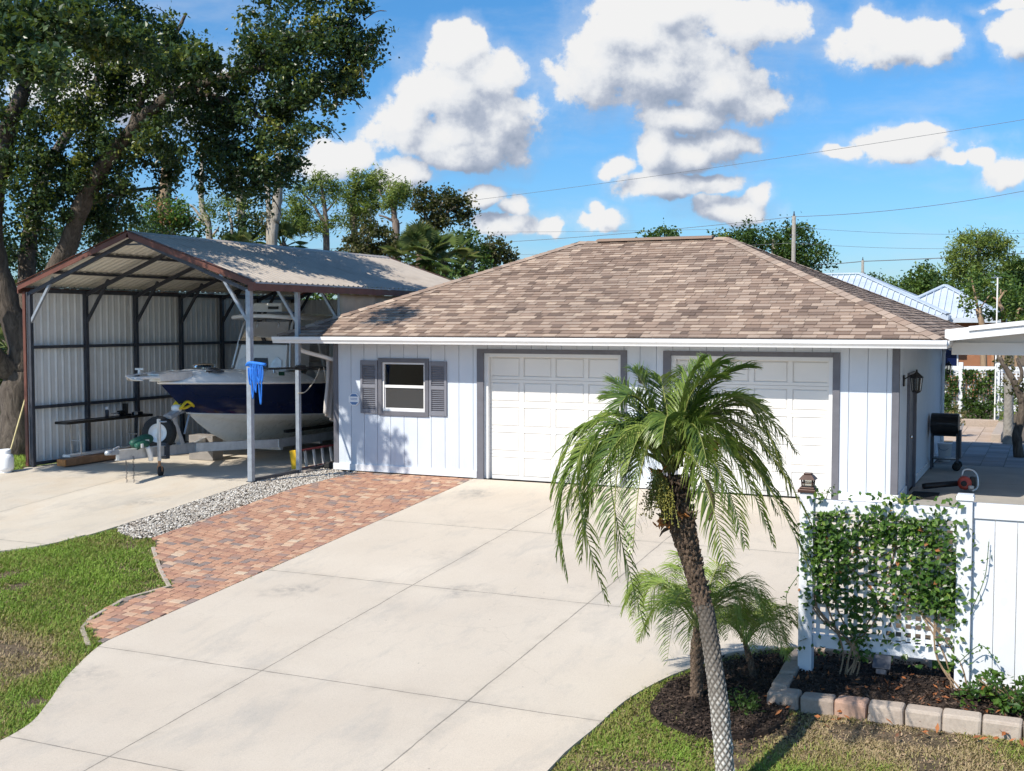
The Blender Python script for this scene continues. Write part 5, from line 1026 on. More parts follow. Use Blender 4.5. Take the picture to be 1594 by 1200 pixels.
for i, (x0, x1, lab) in enumerate(((9.85, 10.7, 'vine on the far lattice left of the far fence post'), (10.8, 11.75, 'vine on the far lattice right of the far fence post'))):
    o = thing('trellis_vine', ((x0+x1)/2, fz2-.1, 0), lab, 'vine', 'vines on the far lattice'); m = MB(); n = 2600; C = np.column_stack([rng.uniform(x0, x1, n), fz2-.05-np.abs(rng.normal(0, .07, n)), rng.uniform(.2, 1.62, n)]); C = C[rng.random(n) < .55+.45*np.sin(C[:, 0]*9)*np.sin(C[:, 2]*7)]
    leaf_quads(m, C, .10, rng.normal(.35, .25, len(C)), .3, .6); m.build('leaves', M['bushleaf'], o); m = MB()
    for k in range(5): m.tube([(x0+.2+.12*k, fz2-.04, .1), (x0+.1+.17*k, fz2-.05, .7), (x0+.15+.15*k, fz2-.04, 1.4)], .012, 5)
    m.build('stem', M['tanbark'], o)
o = thing('planter_shrub', (11.2, 16.8, 0), 'dark low shrub at the foot of the far lattice', 'shrub'); m = MB(); crown(m, [((11.25, 16.75, .42), (.5, .15, .28))], 500, .08, .1, 25, .4, .6, (.35, .2)); m.build('leaves', M['bushleaf'], o)
o = thing('pot_plant', (10.9, 12.9, 0), 'pale round planter with variegated leaves behind the grill', 'plant'); MB().lathe([(0, 0), (.16, 0), (.24, .3), (.25, .34), (.21, .34), (.19, .3), (0, .28)], (10.9, 12.9, .0), 20).build('pot', M['gel'], o, smooth=True); m = MB(); crown(m, [((10.95, 12.8, .55), (.26, .2, .26))], 300, .08, .1, 20, .4, .5, (.75, .2)); m.build('leaves', M['brownleaf'], o)
o = tag(palm_trunk([(12.27, 11.3, -.05), (12.27, 11.3, .9), (12.25, 11.3, 1.75)], [.12, .105, .10], 9, .06, .01, 40, 90, 2).build('tree_stump', M['greypole'], smooth=True), 'pale weathered cut trunk standing by the far pavers', 'stump')
tr_ = thing('pruned_tree', (12.58, 8.3, 0), 'dark twisted tree trunk with cut limbs at the right edge of the patio', 'tree'); m = MB(); limb(m, [(12.62, 8.3, -.05), (12.55, 8.3, .5), (12.66, 8.35, 1.1), (12.5, 8.4, 1.6), (12.3, 8.5, 1.95), (12.15, 8.6, 2.2)], .12, .05, 10); limb(m, [(12.6, 8.34, 1.2), (12.8, 8.4, 1.6), (12.75, 8.5, 2.0), (13.0, 8.6, 2.3)], .08, .04, 8); limb(m, [(12.5, 8.38, 1.55), (12.62, 8.5, 1.85), (12.5, 8.6, 2.2)], .05, .03, 8); m.build('trunk', M['oakbark'], tr_, smooth=True)
m = MB(); crown(m, [((12.5, 8.6, 1.7), (.3, .25, .35)), ((12.75, 8.7, 1.2), (.22, .2, .25)), ((12.3, 8.8, 2.1), (.3, .3, .2))], 420, .09, .1, 20, .4, .5, (.6, .2)); m.build('crown', M['brownleaf'], tr_)
ps = thing('patio_bush', (11.98, 16.2, 0), 'bright green bush beside the far fence end', 'shrub'); m = MB(); crown(m, [((12.1, 16.0, .7), (.3, .25, .6))], 600, .09, .12, 25, .4, .55, (.75, .15)); m.build('leaves', M['bushleaf'], ps)
# ---------------------------------------------------------------- neighbour house
def gpt(u, t, z=0.): p = at(u, 500, t); return np.array((p[0], p[1], z))
nh = thing('neighbour_house', (5, 33, 0), 'brown house with white standing seam metal roofs beyond the garage', 'house')
def hiproof(x0, x1, y0, y1, ez, rz, name, seam=.26):
    run = (y1-y0)/2; ax_ = min(run, (x1-x0)/2); c = [np.array(p, float) for p in ((x0, y0, ez), (x1, y0, ez), (x1, y1, ez), (x0, y1, ez), (x0+ax_, y0+run, rz), (x1-ax_, y0+run, rz))]
    m = MB(); m.add(np.array(c), [(0, 1, 5, 4), (1, 2, 5), (2, 3, 4, 5), (3, 0, 4)]); m.add(np.array([p-[0, 0, .0] for p in c[:4]]+[p-[0, 0, .2] for p in c[:4]]), [(i+4, (i+1) % 4+4, (i+1) % 4, i) for i in range(4)])
    m.poly([p-np.array((0, 0, .2)) for p in c[:4]][::-1])
    for A, B, P_, Q_ in ((0, 1, 4, 5), (1, 2, 5, 5)):
        a, b, p, q = c[A], c[B], c[P_], c[Q_]; e = (b-a)/np.linalg.norm(b-a); L = np.linalg.norm(b-a); nn = np.cross(e, p-a); nn /= np.linalg.norm(nn); up = np.cross(nn, e); H = (p-a)@up; l0 = (p-a)@e; l1 = (q-a)@e; x = seam
        while x < L:
            t = min(1, x/max(l0, .01), (L-x)/max(L-l1, .01)); m.bar(a+e*x+nn*.02, a+e*x+up*H*t+nn*.02, .03, .05, nn); x += seam
    for A, B in ((0, 4), (1, 5), (4, 5), (2, 5)):
        if np.linalg.norm(c[A]-c[B]) > .1: m.bar(c[A]+[0, 0, .05], c[B]+[0, 0, .05], .22, .05)
    return m.build(name, M['whiteroof'], nh)
hiproof(-7.5, 9.4, 29.6, 37.6, 3.3, 5.12, 'roof'); hiproof(6.5, 11.45, 30.6, 35.6, 3.2, 4.55, 'wing_roof')
m = MB(); m.box(-7, 8.9, 30.1, 37.1, 0, 3.08); m.box(8.901, 11.0, 31.1, 35.1, 0, 2.99); m.build('wall', M['brownwall'], nh)
for x0, x1, z0, z1 in ((9.1, 9.7, .9, 2.0), (7.6, 8.5, .9, 2.1)):
    yy = 31.1 if x0 > 8.9 else 30.1
    m = MB(); m.box(x0, x1, yy-.05, yy-.002, z0, z1); w_ = m.build('window', M['white'], nh); MB().box(x0+.06, x1-.06, yy-.07, yy-.051, z0+.06, z1-.06).build('pane', M['navy'], w_)
MB().box(10.95, 11.05, 31.02, 31.098, 0, 2.98).build('corner_board', M['wood'], nh)
# ---------------------------------------------------------------- utility poles and wires
def upole(u, vt, t, lab, cross):
    top = at(u, vt, t); p = thing('utility_pole', (top[0], top[1], 0), lab, 'utility pole'); MB().tube([(top[0], top[1], -.2), (top[0], top[1], top[2])], [.17, .12], 12).build('pole', M['greypole'], p, smooth=True)
    d = CR; m = MB(); m.lathe([(0, 0), (.05, 0), (.07, .08), (.04, .16), (.03, .3), (0, .3)], top-np.array((0, 0, .01)), 10); m.bar(top+[0, 0, -1.2]-d*.25, top+[0, 0, -1.2]+d*.25, .1); m.build('insulator', M['galvdark'], p)
    m = MB(); q = top+d*.28-np.array((0, 0, 1.9 if cross else .9)); m.lathe([(0, 0), (.2, .02), (.22, .1), (.22, .55), (.18, .62), (0, .64)], q, 14); m.build('transformer' if cross else 'bracket', M['galv'], p) if cross else m.V.clear()
    return top
T1 = upole(1236, 336, 75, 'tall grey utility pole rising beyond the right slope of the roof', False); T2 = upole(1343, 405, 110, 'smaller distant utility pole beside the white metal roof', False)
def wire(P, lab, r=.022, sag=.3):
    P = [np.array(p, float) for p in P]; Q = []
    for a, b in zip(P[:-1], P[1:]):
        for i in range(24): f_ = i/24; Q.append(a+(b-a)*f_-np.array((0, 0, sag*4*f_*(1-f_))))
    Q.append(P[-1]); tag(MB().tube(Q, r, 5).build('power_line', M['wire']), lab, 'power line', 'power lines crossing the sky')
wire([at(1700, 170, 66), at(1594, 186, 68), at(700, 316, 95), at(150, 340, 115)], 'highest power line, running down from the upper right corner to the pines', .014, .2)
wire([at(1720, 270, 70), T1+[0, 0, -.05], at(430, 388, 92)], 'power line running from the right edge over the top of the tall utility pole', .017, .5)
wire([at(1720, 356, 74), T1+[0, 0, -.7], at(300, 352, 100)], 'thin pale line just below the top of the tall utility pole', .010, .4)
wire([at(1720, 376, 74), T1+[0, 0, -1.7], at(300, 400, 100)], 'thin pale line crossing the middle of the tall utility pole', .010, .4)
wire([at(1720, 386, 100), T2+[0, 0, -.1], at(1235, 412, 116), at(800, 440, 120)], 'dark power line passing over the smaller distant utility pole', .04, .1)
# ---------------------------------------------------------------- trees
def tree(name, lab, u, t, limbs, blobs, n, size, lm, bk, cat='tree', group=None, clump=.35, per=55, up=.35, aspect=.6, tint=(.5, .22), squash=.8, zoff=0, fill=.75):
    b = gpt(u, t); o = thing(name, b, lab, cat, group); m = MB()
    for P, r0, r1 in limbs: limb(m, [gpt(p[0], p[2] if len(p) > 2 else t, -.2) if p[1] is None else at(p[0], p[1], p[2] if len(p) > 2 else t) for p in P], r0, r1, 8, 4)
    if limbs: m.build('trunk', M[bk], o, smooth=True)
    if blobs:
        m = MB(); crown(m, [blob_px(*q) for q in blobs], n, size, clump, per, up, aspect, tint, squash, fill); m.build('crown', M[lm], o)
    return o
# the big oak over the carport
OAKL = [([(24, None, 27.2), (24, 690, 27.2), (24, 640, 27.2), (30, 575, 27.2)], .44, .34), ([(30, 580, 27.2), (33, 540, 27.2), (8, 460, 27), (-12, 380, 26.8), (-8, 300, 26.6), (14, 200, 26.4), (38, 135, 26.2)], .34, .16), ([(28, 590, 27.2), (8, 570, 27), (-18, 540, 26.6), (-70, 430, 26), (-110, 250, 25)], .28, .10),
        ([(38, 135, 26.2), (22, 80, 26), (40, 10, 25.6), (45, -60, 25.5)], .10, .05), ([(38, 135, 26.2), (62, 95, 26), (80, 40, 25.8), (100, -40, 25.4)], .10, .04),
        ([(30, 575, 27.3), (62, 470, 27.4), (104, 385, 27), (128, 320, 26.6), (160, 262, 26.2), (200, 208, 25.6), (262, 150, 25), (350, 122, 24.6), (420, 100, 24.2)], .27, .07), ([(200, 208, 25.6), (230, 130, 25.2), (270, 60, 25), (290, 20, 25)], .09, .03), ([(300, 138, 24.8), (380, 170, 24.4), (440, 200, 24)], .08, .03), ([(350, 122, 24.6), (450, 60, 24), (540, 40, 23.6)], .07, .02),
        ([(40, 560, 27.6), (42, 400, 28), (60, 300, 28.5), (80, 250, 29), (140, 150, 29), (180, 60, 29)], .22, .07), ([(-12, 380, 26.8), (-60, 250, 24), (-120, 100, 21)], .2, .06), ([(128, 320, 26.6), (190, 300, 27.2), (260, 290, 27.6)], .07, .03)]
OAKB = [(15, 85, 40, 40, 26, .6), (90, 45, 36, 36, 26, .6), (150, 35, 90, 60, 25.5, 1.0), (205, 90, 85, 75, 25.5, 1.1), (130, 130, 90, 60, 26, 1.0), (270, 112, 60, 48, 25, .9), (283, 55, 26, 40, 25, .5), (335, 165, 62, 40, 24.8, .9), (455, 45, 85, 70, 24.2, 1.0), (545, 45, 52, 55, 23.8, .7), (500, 105, 75, 55, 24, .9), (420, 125, 75, 55, 24.4, .9), (412, 72, 34, 48, 24.4, .6), (520, 150, 40, 32, 24, .6), (470, 180, 55, 40, 24, .7), (380, 205, 95, 55, 24.6, 1.0), (290, 205, 80, 60, 25.3, 1.0), (200, 200, 80, 65, 25.8, 1.0), (110, 220, 80, 60, 26.4, 1.0), (35, 205, 70, 70, 26.8, 1.0), (60, 300, 75, 60, 27, 1.0), (140, 300, 75, 60, 27, 1.0), (215, 265, 70, 45, 26.6, .8), (350, 262, 85, 38, 25, .8), (430, 245, 45, 40, 24.4, .6), (20, 370, 50, 60, 28, .8), (170, 345, 60, 35, 28, .8), (405, 290, 45, 22, 25, .5), (590, 70, 14, 20, 23.8, .3), (560, 95, 28, 22, 23.8, .4), (440, 270, 22, 35, 24.4, .4), (500, -40, 80, 40, 24, .9), (120, -60, 130, 60, 25, 1.1)]
OAKF = [(-60, 60, 90, 100, 21, 1.0), (-110, 130, 80, 90, 20.6, .9), (-130, -20, 120, 90, 20, 1.0), (-60, 250, 50, 70, 24, .8)]
OAKW = [((-8.3, -8.9, 7.6), (.8, .45, .4)), ((-7.1, -8.8, 7.6), (.7, .4, .4)), ((-6.0, -8.9, 7.9), (.6, .4, .35)), ((-7.9, -8.4, 7.5), (.9, .5, .45)), ((-6.3, -8.2, 7.6), (.9, .5, .45)), ((-4.9, -8.0, 7.7), (.9, .55, .45)), ((-3.9, -7.5, 7.6), (.5, .5, .4)), ((-5.6, -9.2, 8.6), (1.1, .5, .45)), ((-7.2, -9.4, 8.9), (.8, .5, .4)), ((-4.4, -8.9, 7.9), (.6, .4, .3)), ((-5.2, -5.4, 8.7), (1.2, .8, .5)), ((-4.4, -4.2, 8.4), (1.0, .8, .5)), ((-3.6, -3.6, 8.5), (.9, .7, .5)), ((-3.2, -2.4, 8.4), (.7, .7, .4)), ((-2.6, -1.2, 8.2), (.6, .5, .4)), ((-2.15, -6, 7.6), (.36, .35, .3)), ((-1.4, -6.1, 7.1), (.42, .35, .28)), ((-1.75, -6.0, 7.2), (.3, .3, .3)), ((-1.3, -5.7, 9.6), (.5, .5, .3))]
oak = tree('oak_tree', 'huge spreading oak tree with a leaning trunk behind the carport', 24, 27.2, OAKL, None, 0, 0, None, 'oakbark')
m = MB(); crown(m, [blob_px(*q) for q in OAKB], 84000, .10, .21, 75, .25, .62, (.42, .28), .8, .58); crown(m, [blob_px(*q) for q in OAKF], 12000, .11, .30, 50, .25, .62, (.45, .24), .75, .7); crown(m, OAKW, 26000, .13, .19, 36, .25, .62, (.5, .2), .7, .3); m.build('crown', M['oakleaf'], oak)
m = MB()
for k in range(60):   # drooping twigs at the canopy's edge
    q = OAKB[rng.integers(len(OAKB))]; c_, r_ = blob_px(*q); d_ = rng.normal(size=3); d_ /= np.linalg.norm(d_); p = np.array(c_)+d_*np.array(r_)*.6; m.tube(smooth_line([p, p+d_*.3, p+d_*.55-np.array((0, 0, .12))], 3), [.014]*3+[.01]*3+[.004], 4)
m.build('twigs', M['oakbark'], oak)
# understorey behind and beside the carport
for u, v, ru, rv, t, lab, tn in ((20, 560, 60, 120, 33, 'dark tall bush behind the oak trunk at the left edge', .25), (110, 430, 80, 90, 36, 'dark bush showing above the left roof slope of the carport', .2), (-40, 600, 60, 90, 31, 'dark bush left of the oak trunk', .3), (210, 400, 70, 60, 38, 'dark thicket behind the peak of the carport roof', .3)):
    tree('undergrowth_bush', lab, u, t, [([(u, None), (u+4, v)], .06, .03)], [(u, v, ru, rv, t, 1.2), (u, v+90, ru, 90, t, 1.2), (u-25, v-30, ru*.6, rv*.5, t-.6, .8)], 9000, .11, 'oakleaf', 'oakbark', 'bush', None, .35, 50, .3, .6, (tn, .2))
o = thing('fan_plant', gpt(4, 30), 'fan leaved palmetto between the oak trunk and the left edge', 'palmetto'); FAN = []
def fans(m, c0, n, R, el=(-.2, 1.2), nb=24):
    c0 = np.array(c0, float)
    for i in range(n):
        a = rng.uniform(0, 6.28); e = rng.uniform(*el); d = np.array((math.cos(a)*math.cos(e), math.sin(a)*math.cos(e), math.sin(e))); hub = c0+d*R*rng.uniform(.5, .85); m.tube([c0, hub], [.02, .012], 4, t=.6); s_ = np.cross(d, (0, 0, 1.)); s_ /= np.linalg.norm(s_)+1e-6; u_ = np.cross(s_, d); t = np.clip(rng.normal(.5, .22), 0, 1)
        for k in range(nb):
            f_ = (k/(nb-1)-.5)*3.6; dd_ = d*math.cos(f_)+s_*math.sin(f_)+u_*(.12*math.cos(f_)); L = R*.62*(1-.12*abs(f_)); w_ = np.cross(dd_, u_)*R*.015; mid = hub+dd_*L*.42; tip = hub+dd_*L-np.array((0, 0, L*.28)); m.add([hub, mid-w_, tip, mid+w_], [(0, 1, 2), (0, 2, 3)], np.clip(t+rng.normal(0, .1), 0, 1))
m = MB(); fans(m, at(2, 500, 30), 14, 1.0); fans(m, at(10, 540, 30.5), 8, .8); m.build('leaves', M['fanleaf'], o)
# pale slim trunks seen under the oak canopy
tree('broken_tree', 'tan vine wrapped tree trunk behind the peak of the carport roof', 262, 40, [([(264, None), (262, 370), (255, 320), (258, 285), (262, 230)], .32, .16)], [(255, 335, 36, 30, 40, .9), (285, 355, 30, 26, 40, .8), (240, 365, 24, 26, 40, .8)], 4200, .12, 'vineleaf', 'tanbark', 'tree', None, .3, 40, .3, .6, (.62, .2))
tree('bare_trunk', 'thin pale leaning trunk without leaves behind the carport roof', 325, 42, [([(330, None), (326, 372), (316, 330), (313, 290), (316, 240)], .13, .08), ([(326, 372), (338, 358), (341, 352)], .05, .02), ([(318, 345), (300, 322), (290, 318)], .06, .02), ([(318, 350), (306, 340), (296, 338)], .05, .02)], [(350, 318, 45, 12, 42, .6), (335, 335, 26, 8, 42, .5)], 1200, .14, 'pineleaf', 'palebark', 'tree', None, .25, 30, .3, .3)
tree('slim_tree', 'straight grey trunk with a few dark leaf tufts in the gap under the oak', 378, 42, [([(378, None), (377, 370), (374, 320), (372, 260)], .17, .12), ([(360, None), (362, 380), (356, 330)], .08, .04)], [(384, 335, 14, 24, 42, .5), (392, 362, 22, 14, 42, .6), (356, 372, 10, 12, 42, .4)], 1500, .13, 'oakleaf', 'palebark', 'tree', None, .25, 30, .3, .6, (.5, .2))
tree('mossy_tree', 'thick pale trunk hung with grey moss left of the pines', 427, 41, [([(423, None), (424, 375), (428, 340), (433, 300), (436, 240)], .22, .15), ([(416, None), (418, 330), (414, 290), (410, 250)], .10, .06)], [(450, 240, 16, 30, 41, .5), (413, 325, 6, 34, 41, .3)], 1300, .12, 'brownleaf', 'palebark', 'tree', None, .22, 30, .1, .5, (.4, .2))
# pines and broadleaf trees beyond the carport
tree('pine_tree', 'leaning leafy pine right of the mossy trunk', 505, 50, [([(509, None), (508, 380), (506, 330), (500, 285)], .18, .06), ([(507, 350), (485, 315), (470, 300)], .07, .03), ([(507, 330), (525, 310)], .05, .02)], [(502, 288, 20, 16, 50, .7), (474, 312, 24, 20, 50, .8), (455, 342, 24, 20, 50, .8), (520, 305, 14, 16, 50, .5), (480, 350, 30, 16, 50, .9), (515, 345, 16, 10, 50, .5)], 4800, .22, 'pineleaf', 'pinebark', 'pine', None, .30, 40, .3, .22, (.5, .22))
tree('pine_tree', 'tall dense pine with a rounded top behind the carport ridge', 556, 52, [([(552, None), (552, 370), (550, 320), (560, 275)], .2, .06), ([(551, 330), (540, 305)], .06, .03), ([(553, 300), (580, 285)], .06, .03)], [(560, 280, 20, 13, 52, .8), (546, 308, 12, 15, 52, .6), (576, 302, 16, 14, 52, .6), (570, 325, 22, 12, 52, .7), (552, 340, 15, 14, 52, .6), (590, 283, 12, 14, 52, .5)], 4800, .22, 'pineleaf', 'pinebark', 'pine', None, .30, 40, .3, .22, (.58, .22))
tree('pine_tree', 'sparse pine with bare forked branches and a tuft at its tip', 616, 50, [([(618, None), (617, 375), (614, 340), (612, 312), (618, 298)], .2, .06), ([(614, 345), (600, 338), (590, 335)], .06, .03), ([(613, 325), (596, 308), (590, 295)], .06, .03), ([(614, 318), (600, 300)], .04, .02), ([(615, 352), (626, 346)], .04, .02), ([(613, 300), (606, 288), (608, 280)], .04, .02)], [(620, 303, 14, 16, 50, .6), (608, 318, 10, 8, 50, .4), (630, 298, 6, 10, 50, .3)], 1700, .22, 'pineleaf', 'pinebark', 'pine', None, .35, 40, .3, .22, (.6, .2))
tree('oak_tree', 'olive crowned tree with a rounded top behind the cabbage palm', 690, 48, [([(672, None), (672, 400), (678, 350), (690, 315)], .2, .06), ([(676, 360), (660, 330), (655, 310)], .08, .03), ([(682, 340), (715, 320), (730, 330)], .07, .03), ([(728, 360), (732, 350)], .03, .01)], [(690, 310, 26, 18, 48, .8), (715, 322, 24, 18, 48, .8), (662, 315, 15, 24, 48, .7), (675, 335, 18, 18, 48, .7), (725, 340, 14, 12, 48, .5), (690, 345, 20, 12, 48, .6), (660, 350, 10, 14, 48, .4)], 4000, .15, 'brownleaf', 'palebark', 'tree', None, .27, 40, .3, .6, (.45, .25))
tree('leafy_tree', 'bright bushy tree between the cabbage palm and the garage roof', 735, 46, [([(735, None), (735, 420), (738, 385)], .12, .05)], [(728, 385, 26, 24, 46, .9), (742, 415, 26, 30, 46, .9), (715, 430, 26, 20, 46, .9)], 3600, .15, 'bushleaf', 'palebark', 'tree', None, .27, 40, .3, .6, (.5, .2))
tree('leafy_tree', 'small open tree nearest the left slope of the garage roof', 775, 47, [([(770, None), (770, 410), (775, 390)], .08, .03), ([(771, 405), (788, 400)], .04, .02)], [(768, 382, 16, 12, 47, .5), (780, 398, 16, 12, 47, .5), (762, 405, 14, 14, 47, .5), (795, 403, 10, 7, 47, .4)], 1500, .16, 'brownleaf', 'palebark', 'tree', None, .28, 35, .3, .6, (.4, .2))
tree('leafy_tree', 'dull broad bush standing below the sparse pine', 590, 46, [([(570, None), (572, 390), (585, 355)], .1, .04)], [(585, 372, 38, 22, 46, 1.0), (560, 385, 30, 18, 46, .9), (610, 395, 30, 20, 46, .9), (585, 350, 22, 14, 46, .7), (540, 395, 26, 14, 46, .8)], 3600, .15, 'brownleaf', 'palebark', 'tree', None, .27, 40, .3, .6, (.42, .22))
for u, v, R, t, n, lab in ((655, 400, 1.1, 40, 34, 'cabbage palm with spiky fan leaves above the carport roof end'), (690, 408, 1.1, 41, 30, 'fan palm just right of the cabbage palm, near the roof end'), (440, 384, .9, 42, 22, 'low fan palm showing over the middle of the carport ridge'), (372, 388, .7, 40, 12, 'small fan palm peeping over the front half of the carport ridge')):
    o = thing('fan_palm', gpt(u, t), lab, 'palm tree'); m = MB(); limb(m, [gpt(u, t, -.2), at(u, v+20, t), at(u, v, t)], .2, .16, 8, 4); m.build('trunk', M['fibre'], o, smooth=True); m = MB(); fans(m, at(u, v, t), n, R, (-.5, 1.3)); m.build('crown', M['fanleaf'], o)
tree('thicket', 'tangle of bushes filling behind the rear end of the carport', 560, 38, [([(560, None), (562, 470)], .08, .03)], [(500, 470, 60, 60, 38, 1.2), (600, 470, 80, 60, 38, 1.2), (700, 470, 60, 50, 38, 1.2), (440, 470, 60, 60, 38, 1.2)], 9000, .14, 'bushleaf', 'palebark', 'bush', None, .4, 45, .3, .6, (.5, .25))
# trees to the right
tree('leafy_tree', 'tree top just showing over the garage roof ridge', 1030, 70, [([(1030, None), (1030, 390)], .15, .06)], [(1032, 370, 26, 12, 70, 1.2), (1030, 400, 30, 24, 70, 1.3), (1008, 372, 7, 6, 70, .5)], 3200, .2, 'bushleaf', 'palebark', 'tree', None, .4, 40, .3, .6, (.45, .2))
tree('oak_tree', 'rounded dark oak behind the tall utility pole', 1205, 85, [([(1205, None), (1205, 400), (1200, 370)], .3, .1)], [(1180, 368, 34, 18, 85, 1.8), (1235, 372, 30, 22, 85, 1.6), (1265, 400, 26, 24, 85, 1.5), (1200, 395, 50, 24, 85, 2), (1135, 372, 16, 8, 85, 1), (1110, 369, 10, 4, 85, .6), (1230, 410, 40, 16, 85, 1.6), (1155, 378, 20, 14, 85, 1.2)], 9000, .24, 'bushleaf', 'palebark', 'tree', None, .55, 45, .3, .6, (.35, .22))
tree('pine_tree', 'tall open crowned pine at the right edge', 1524, 75, [([(1524, None), (1524, 430), (1524, 400), (1522, 375)], .22, .08), ([(1524, 410), (1506, 392)], .1, .04), ([(1524, 405), (1548, 388)], .1, .04), ([(1524, 395), (1536, 375)], .08, .03)], [(1515, 376, 22, 12, 75, 1.2), (1545, 380, 22, 14, 75, 1.2), (1498, 395, 18, 14, 75, 1.0), (1556, 396, 14, 12, 75, .9), (1535, 368, 14, 6, 75, .8), (1500, 420, 22, 16, 75, 1.2), (1532, 416, 30, 14, 75, 1.2), (1486, 408, 10, 10, 75, .6)], 6200, .3, 'pineleaf', 'pinebark', 'pine', None, .5, 40, .3, .25, (.48, .25))
for u, v, ru, rv, t, lab, tn in ((1440, 437, 22, 24, 85, 'small round tree between the two metal roofs', .5), (1395, 450, 34, 16, 95, 'low treetop right of the smaller utility pole', .5), (1350, 442, 24, 10, 110, 'distant treetop beside the smaller utility pole', .3), (1490, 450, 40, 26, 80, 'bushy dark tree below the tall open pine', .35), (1580, 425, 16, 22, 78, 'dark treetop at the right edge behind the pine', .3), (1560, 455, 50, 30, 70, 'broad tree behind the cut branched tree', .45)):
    tree('leafy_tree', lab, u, t, [([(u, None), (u, v)], .15, .06)], [(u, v, ru, rv, t, 1.6), (u-ru*.3, v+rv, ru*1.1, rv, t, 1.6), (u+ru*.5, v+rv*.6, ru*.7, rv*.8, t, 1.2)], 4200, .24, 'bushleaf', 'palebark', 'tree', None, .5, 40, .3, .6, (tn, .22))
tree('hat_racked_tree', 'cut back tree with stubby bare branches above the patio cover', 1525, 44, [([(1535, None, 44), (1530, 520, 44), (1522, 480, 44)], .13, .10), ([(1522, 480), (1516, 450), (1512, 430)], .05, .03), ([(1522, 485), (1540, 460)], .03, .02)], [(1515, 428, 9, 6, 44, .4), (1530, 448, 12, 11, 44, .5), (1508, 462, 8, 7, 44, .35), (1506, 478, 8, 8, 44, .3)], 700, .15, 'bushleaf', 'tanbark', 'tree', None, .2, 44, .4, .6, (.72, .15))
tree('hat_racked_tree', 'pollarded tree with pale forked stubs at the right edge above the patio cover', 1560, 45, [([(1563, None), (1562, 500), (1556, 475), (1552, 465)], .10, .07), ([(1554, 468), (1563, 455), (1567, 453)], .05, .04), ([(1552, 466), (1546, 463)], .04, .03), ([(1558, 458), (1558, 450)], .03, .025), ([(1585, None), (1583, 495), (1592, 482)], .08, .05)], [(1580, 458, 16, 13, 45, .5), (1550, 490, 18, 12, 45, .5), (1585, 490, 18, 14, 45, .5), (1565, 485, 12, 12, 45, .4)], 1100, .15, 'bushleaf', 'tanbark', 'tree', None, .22, 44, .4, .6, (.65, .2))
p0 = at(1553, 432, 34); ap = thing('antenna_mast', (p0[0], p0[1], 0), 'slim pale antenna mast beside the pollarded tree', 'antenna'); MB().tube([(p0[0], p0[1], 0), p0], .022, 6).build('mast', M['gel'], ap); MB().bar(p0-CR*.18, p0+CR*.12, .02).bar(p0-CR*.1+[0, 0, .08], p0+[0, 0, -.02], .015).build('aerial', M['galv'], ap)
struct_wood = tree('tree_line', 'continuous far woodland on the horizon', 800, 140, [], [(u, 486, 46, 20, 140+10*math.sin(u), 3) for u in range(-900, 3600, 70)], 40000, .55, 'bushleaf', 'palebark', 'woodland', None, 1.1, 40, .3, .6, (.35, .2)); struct_wood['kind'] = 'stuff'
# ---------------------------------------------------------------- grass
def blades(mb, x, y, hgt, w, t, z0):
    n = len(x); a = rng.uniform(0, 6.28, n); lean = rng.uniform(.3, 1.5, n)*hgt; e = np.stack([np.cos(a), np.sin(a), np.zeros(n)], 1); s_ = np.stack([-np.sin(a), np.cos(a), np.zeros(n)], 1)*w[:, None]; b = np.stack([x, y, z0], 1); up = np.array((0, 0, 1.))
    mid = b+e*(lean*.35)[:, None]+up*(hgt*.62)[:, None]; tip = b+e*lean[:, None]+up*(hgt*.92)[:, None]; V = np.stack([b-s_, b+s_, mid+s_*.8, mid-s_*.8, tip], 1).reshape(-1, 3); i = np.arange(n)*5
    mb.add(V, [], t) if False else None
    mb.V.append(V); mb.F.append(np.stack([i, i+1, i+2, i+3], 1)+mb.n); mb.F.append(np.stack([i+3, i+2, i+4], 1)+mb.n); mb.T.append(np.repeat(np.clip(t, 0, 1), 5)); mb.n += n*5
def vnoise(x, y, sc, seed):
    r = np.random.default_rng(seed).random((64, 64)); X, Y = x*sc, y*sc; i, j = np.floor(X).astype(int), np.floor(Y).astype(int); f, g = X-i, Y-j; f = f*f*(3-2*f); g = g*g*(3-2*g); q = lambda a, b: r[a % 64, b % 64]
    return (q(i, j)*(1-f)+q(i+1, j)*f)*(1-g)+(q(i, j+1)*(1-f)+q(i+1, j+1)*f)*g
pads = [drive_poly, paver_poly, pad_poly, gravel_poly, bed_poly]
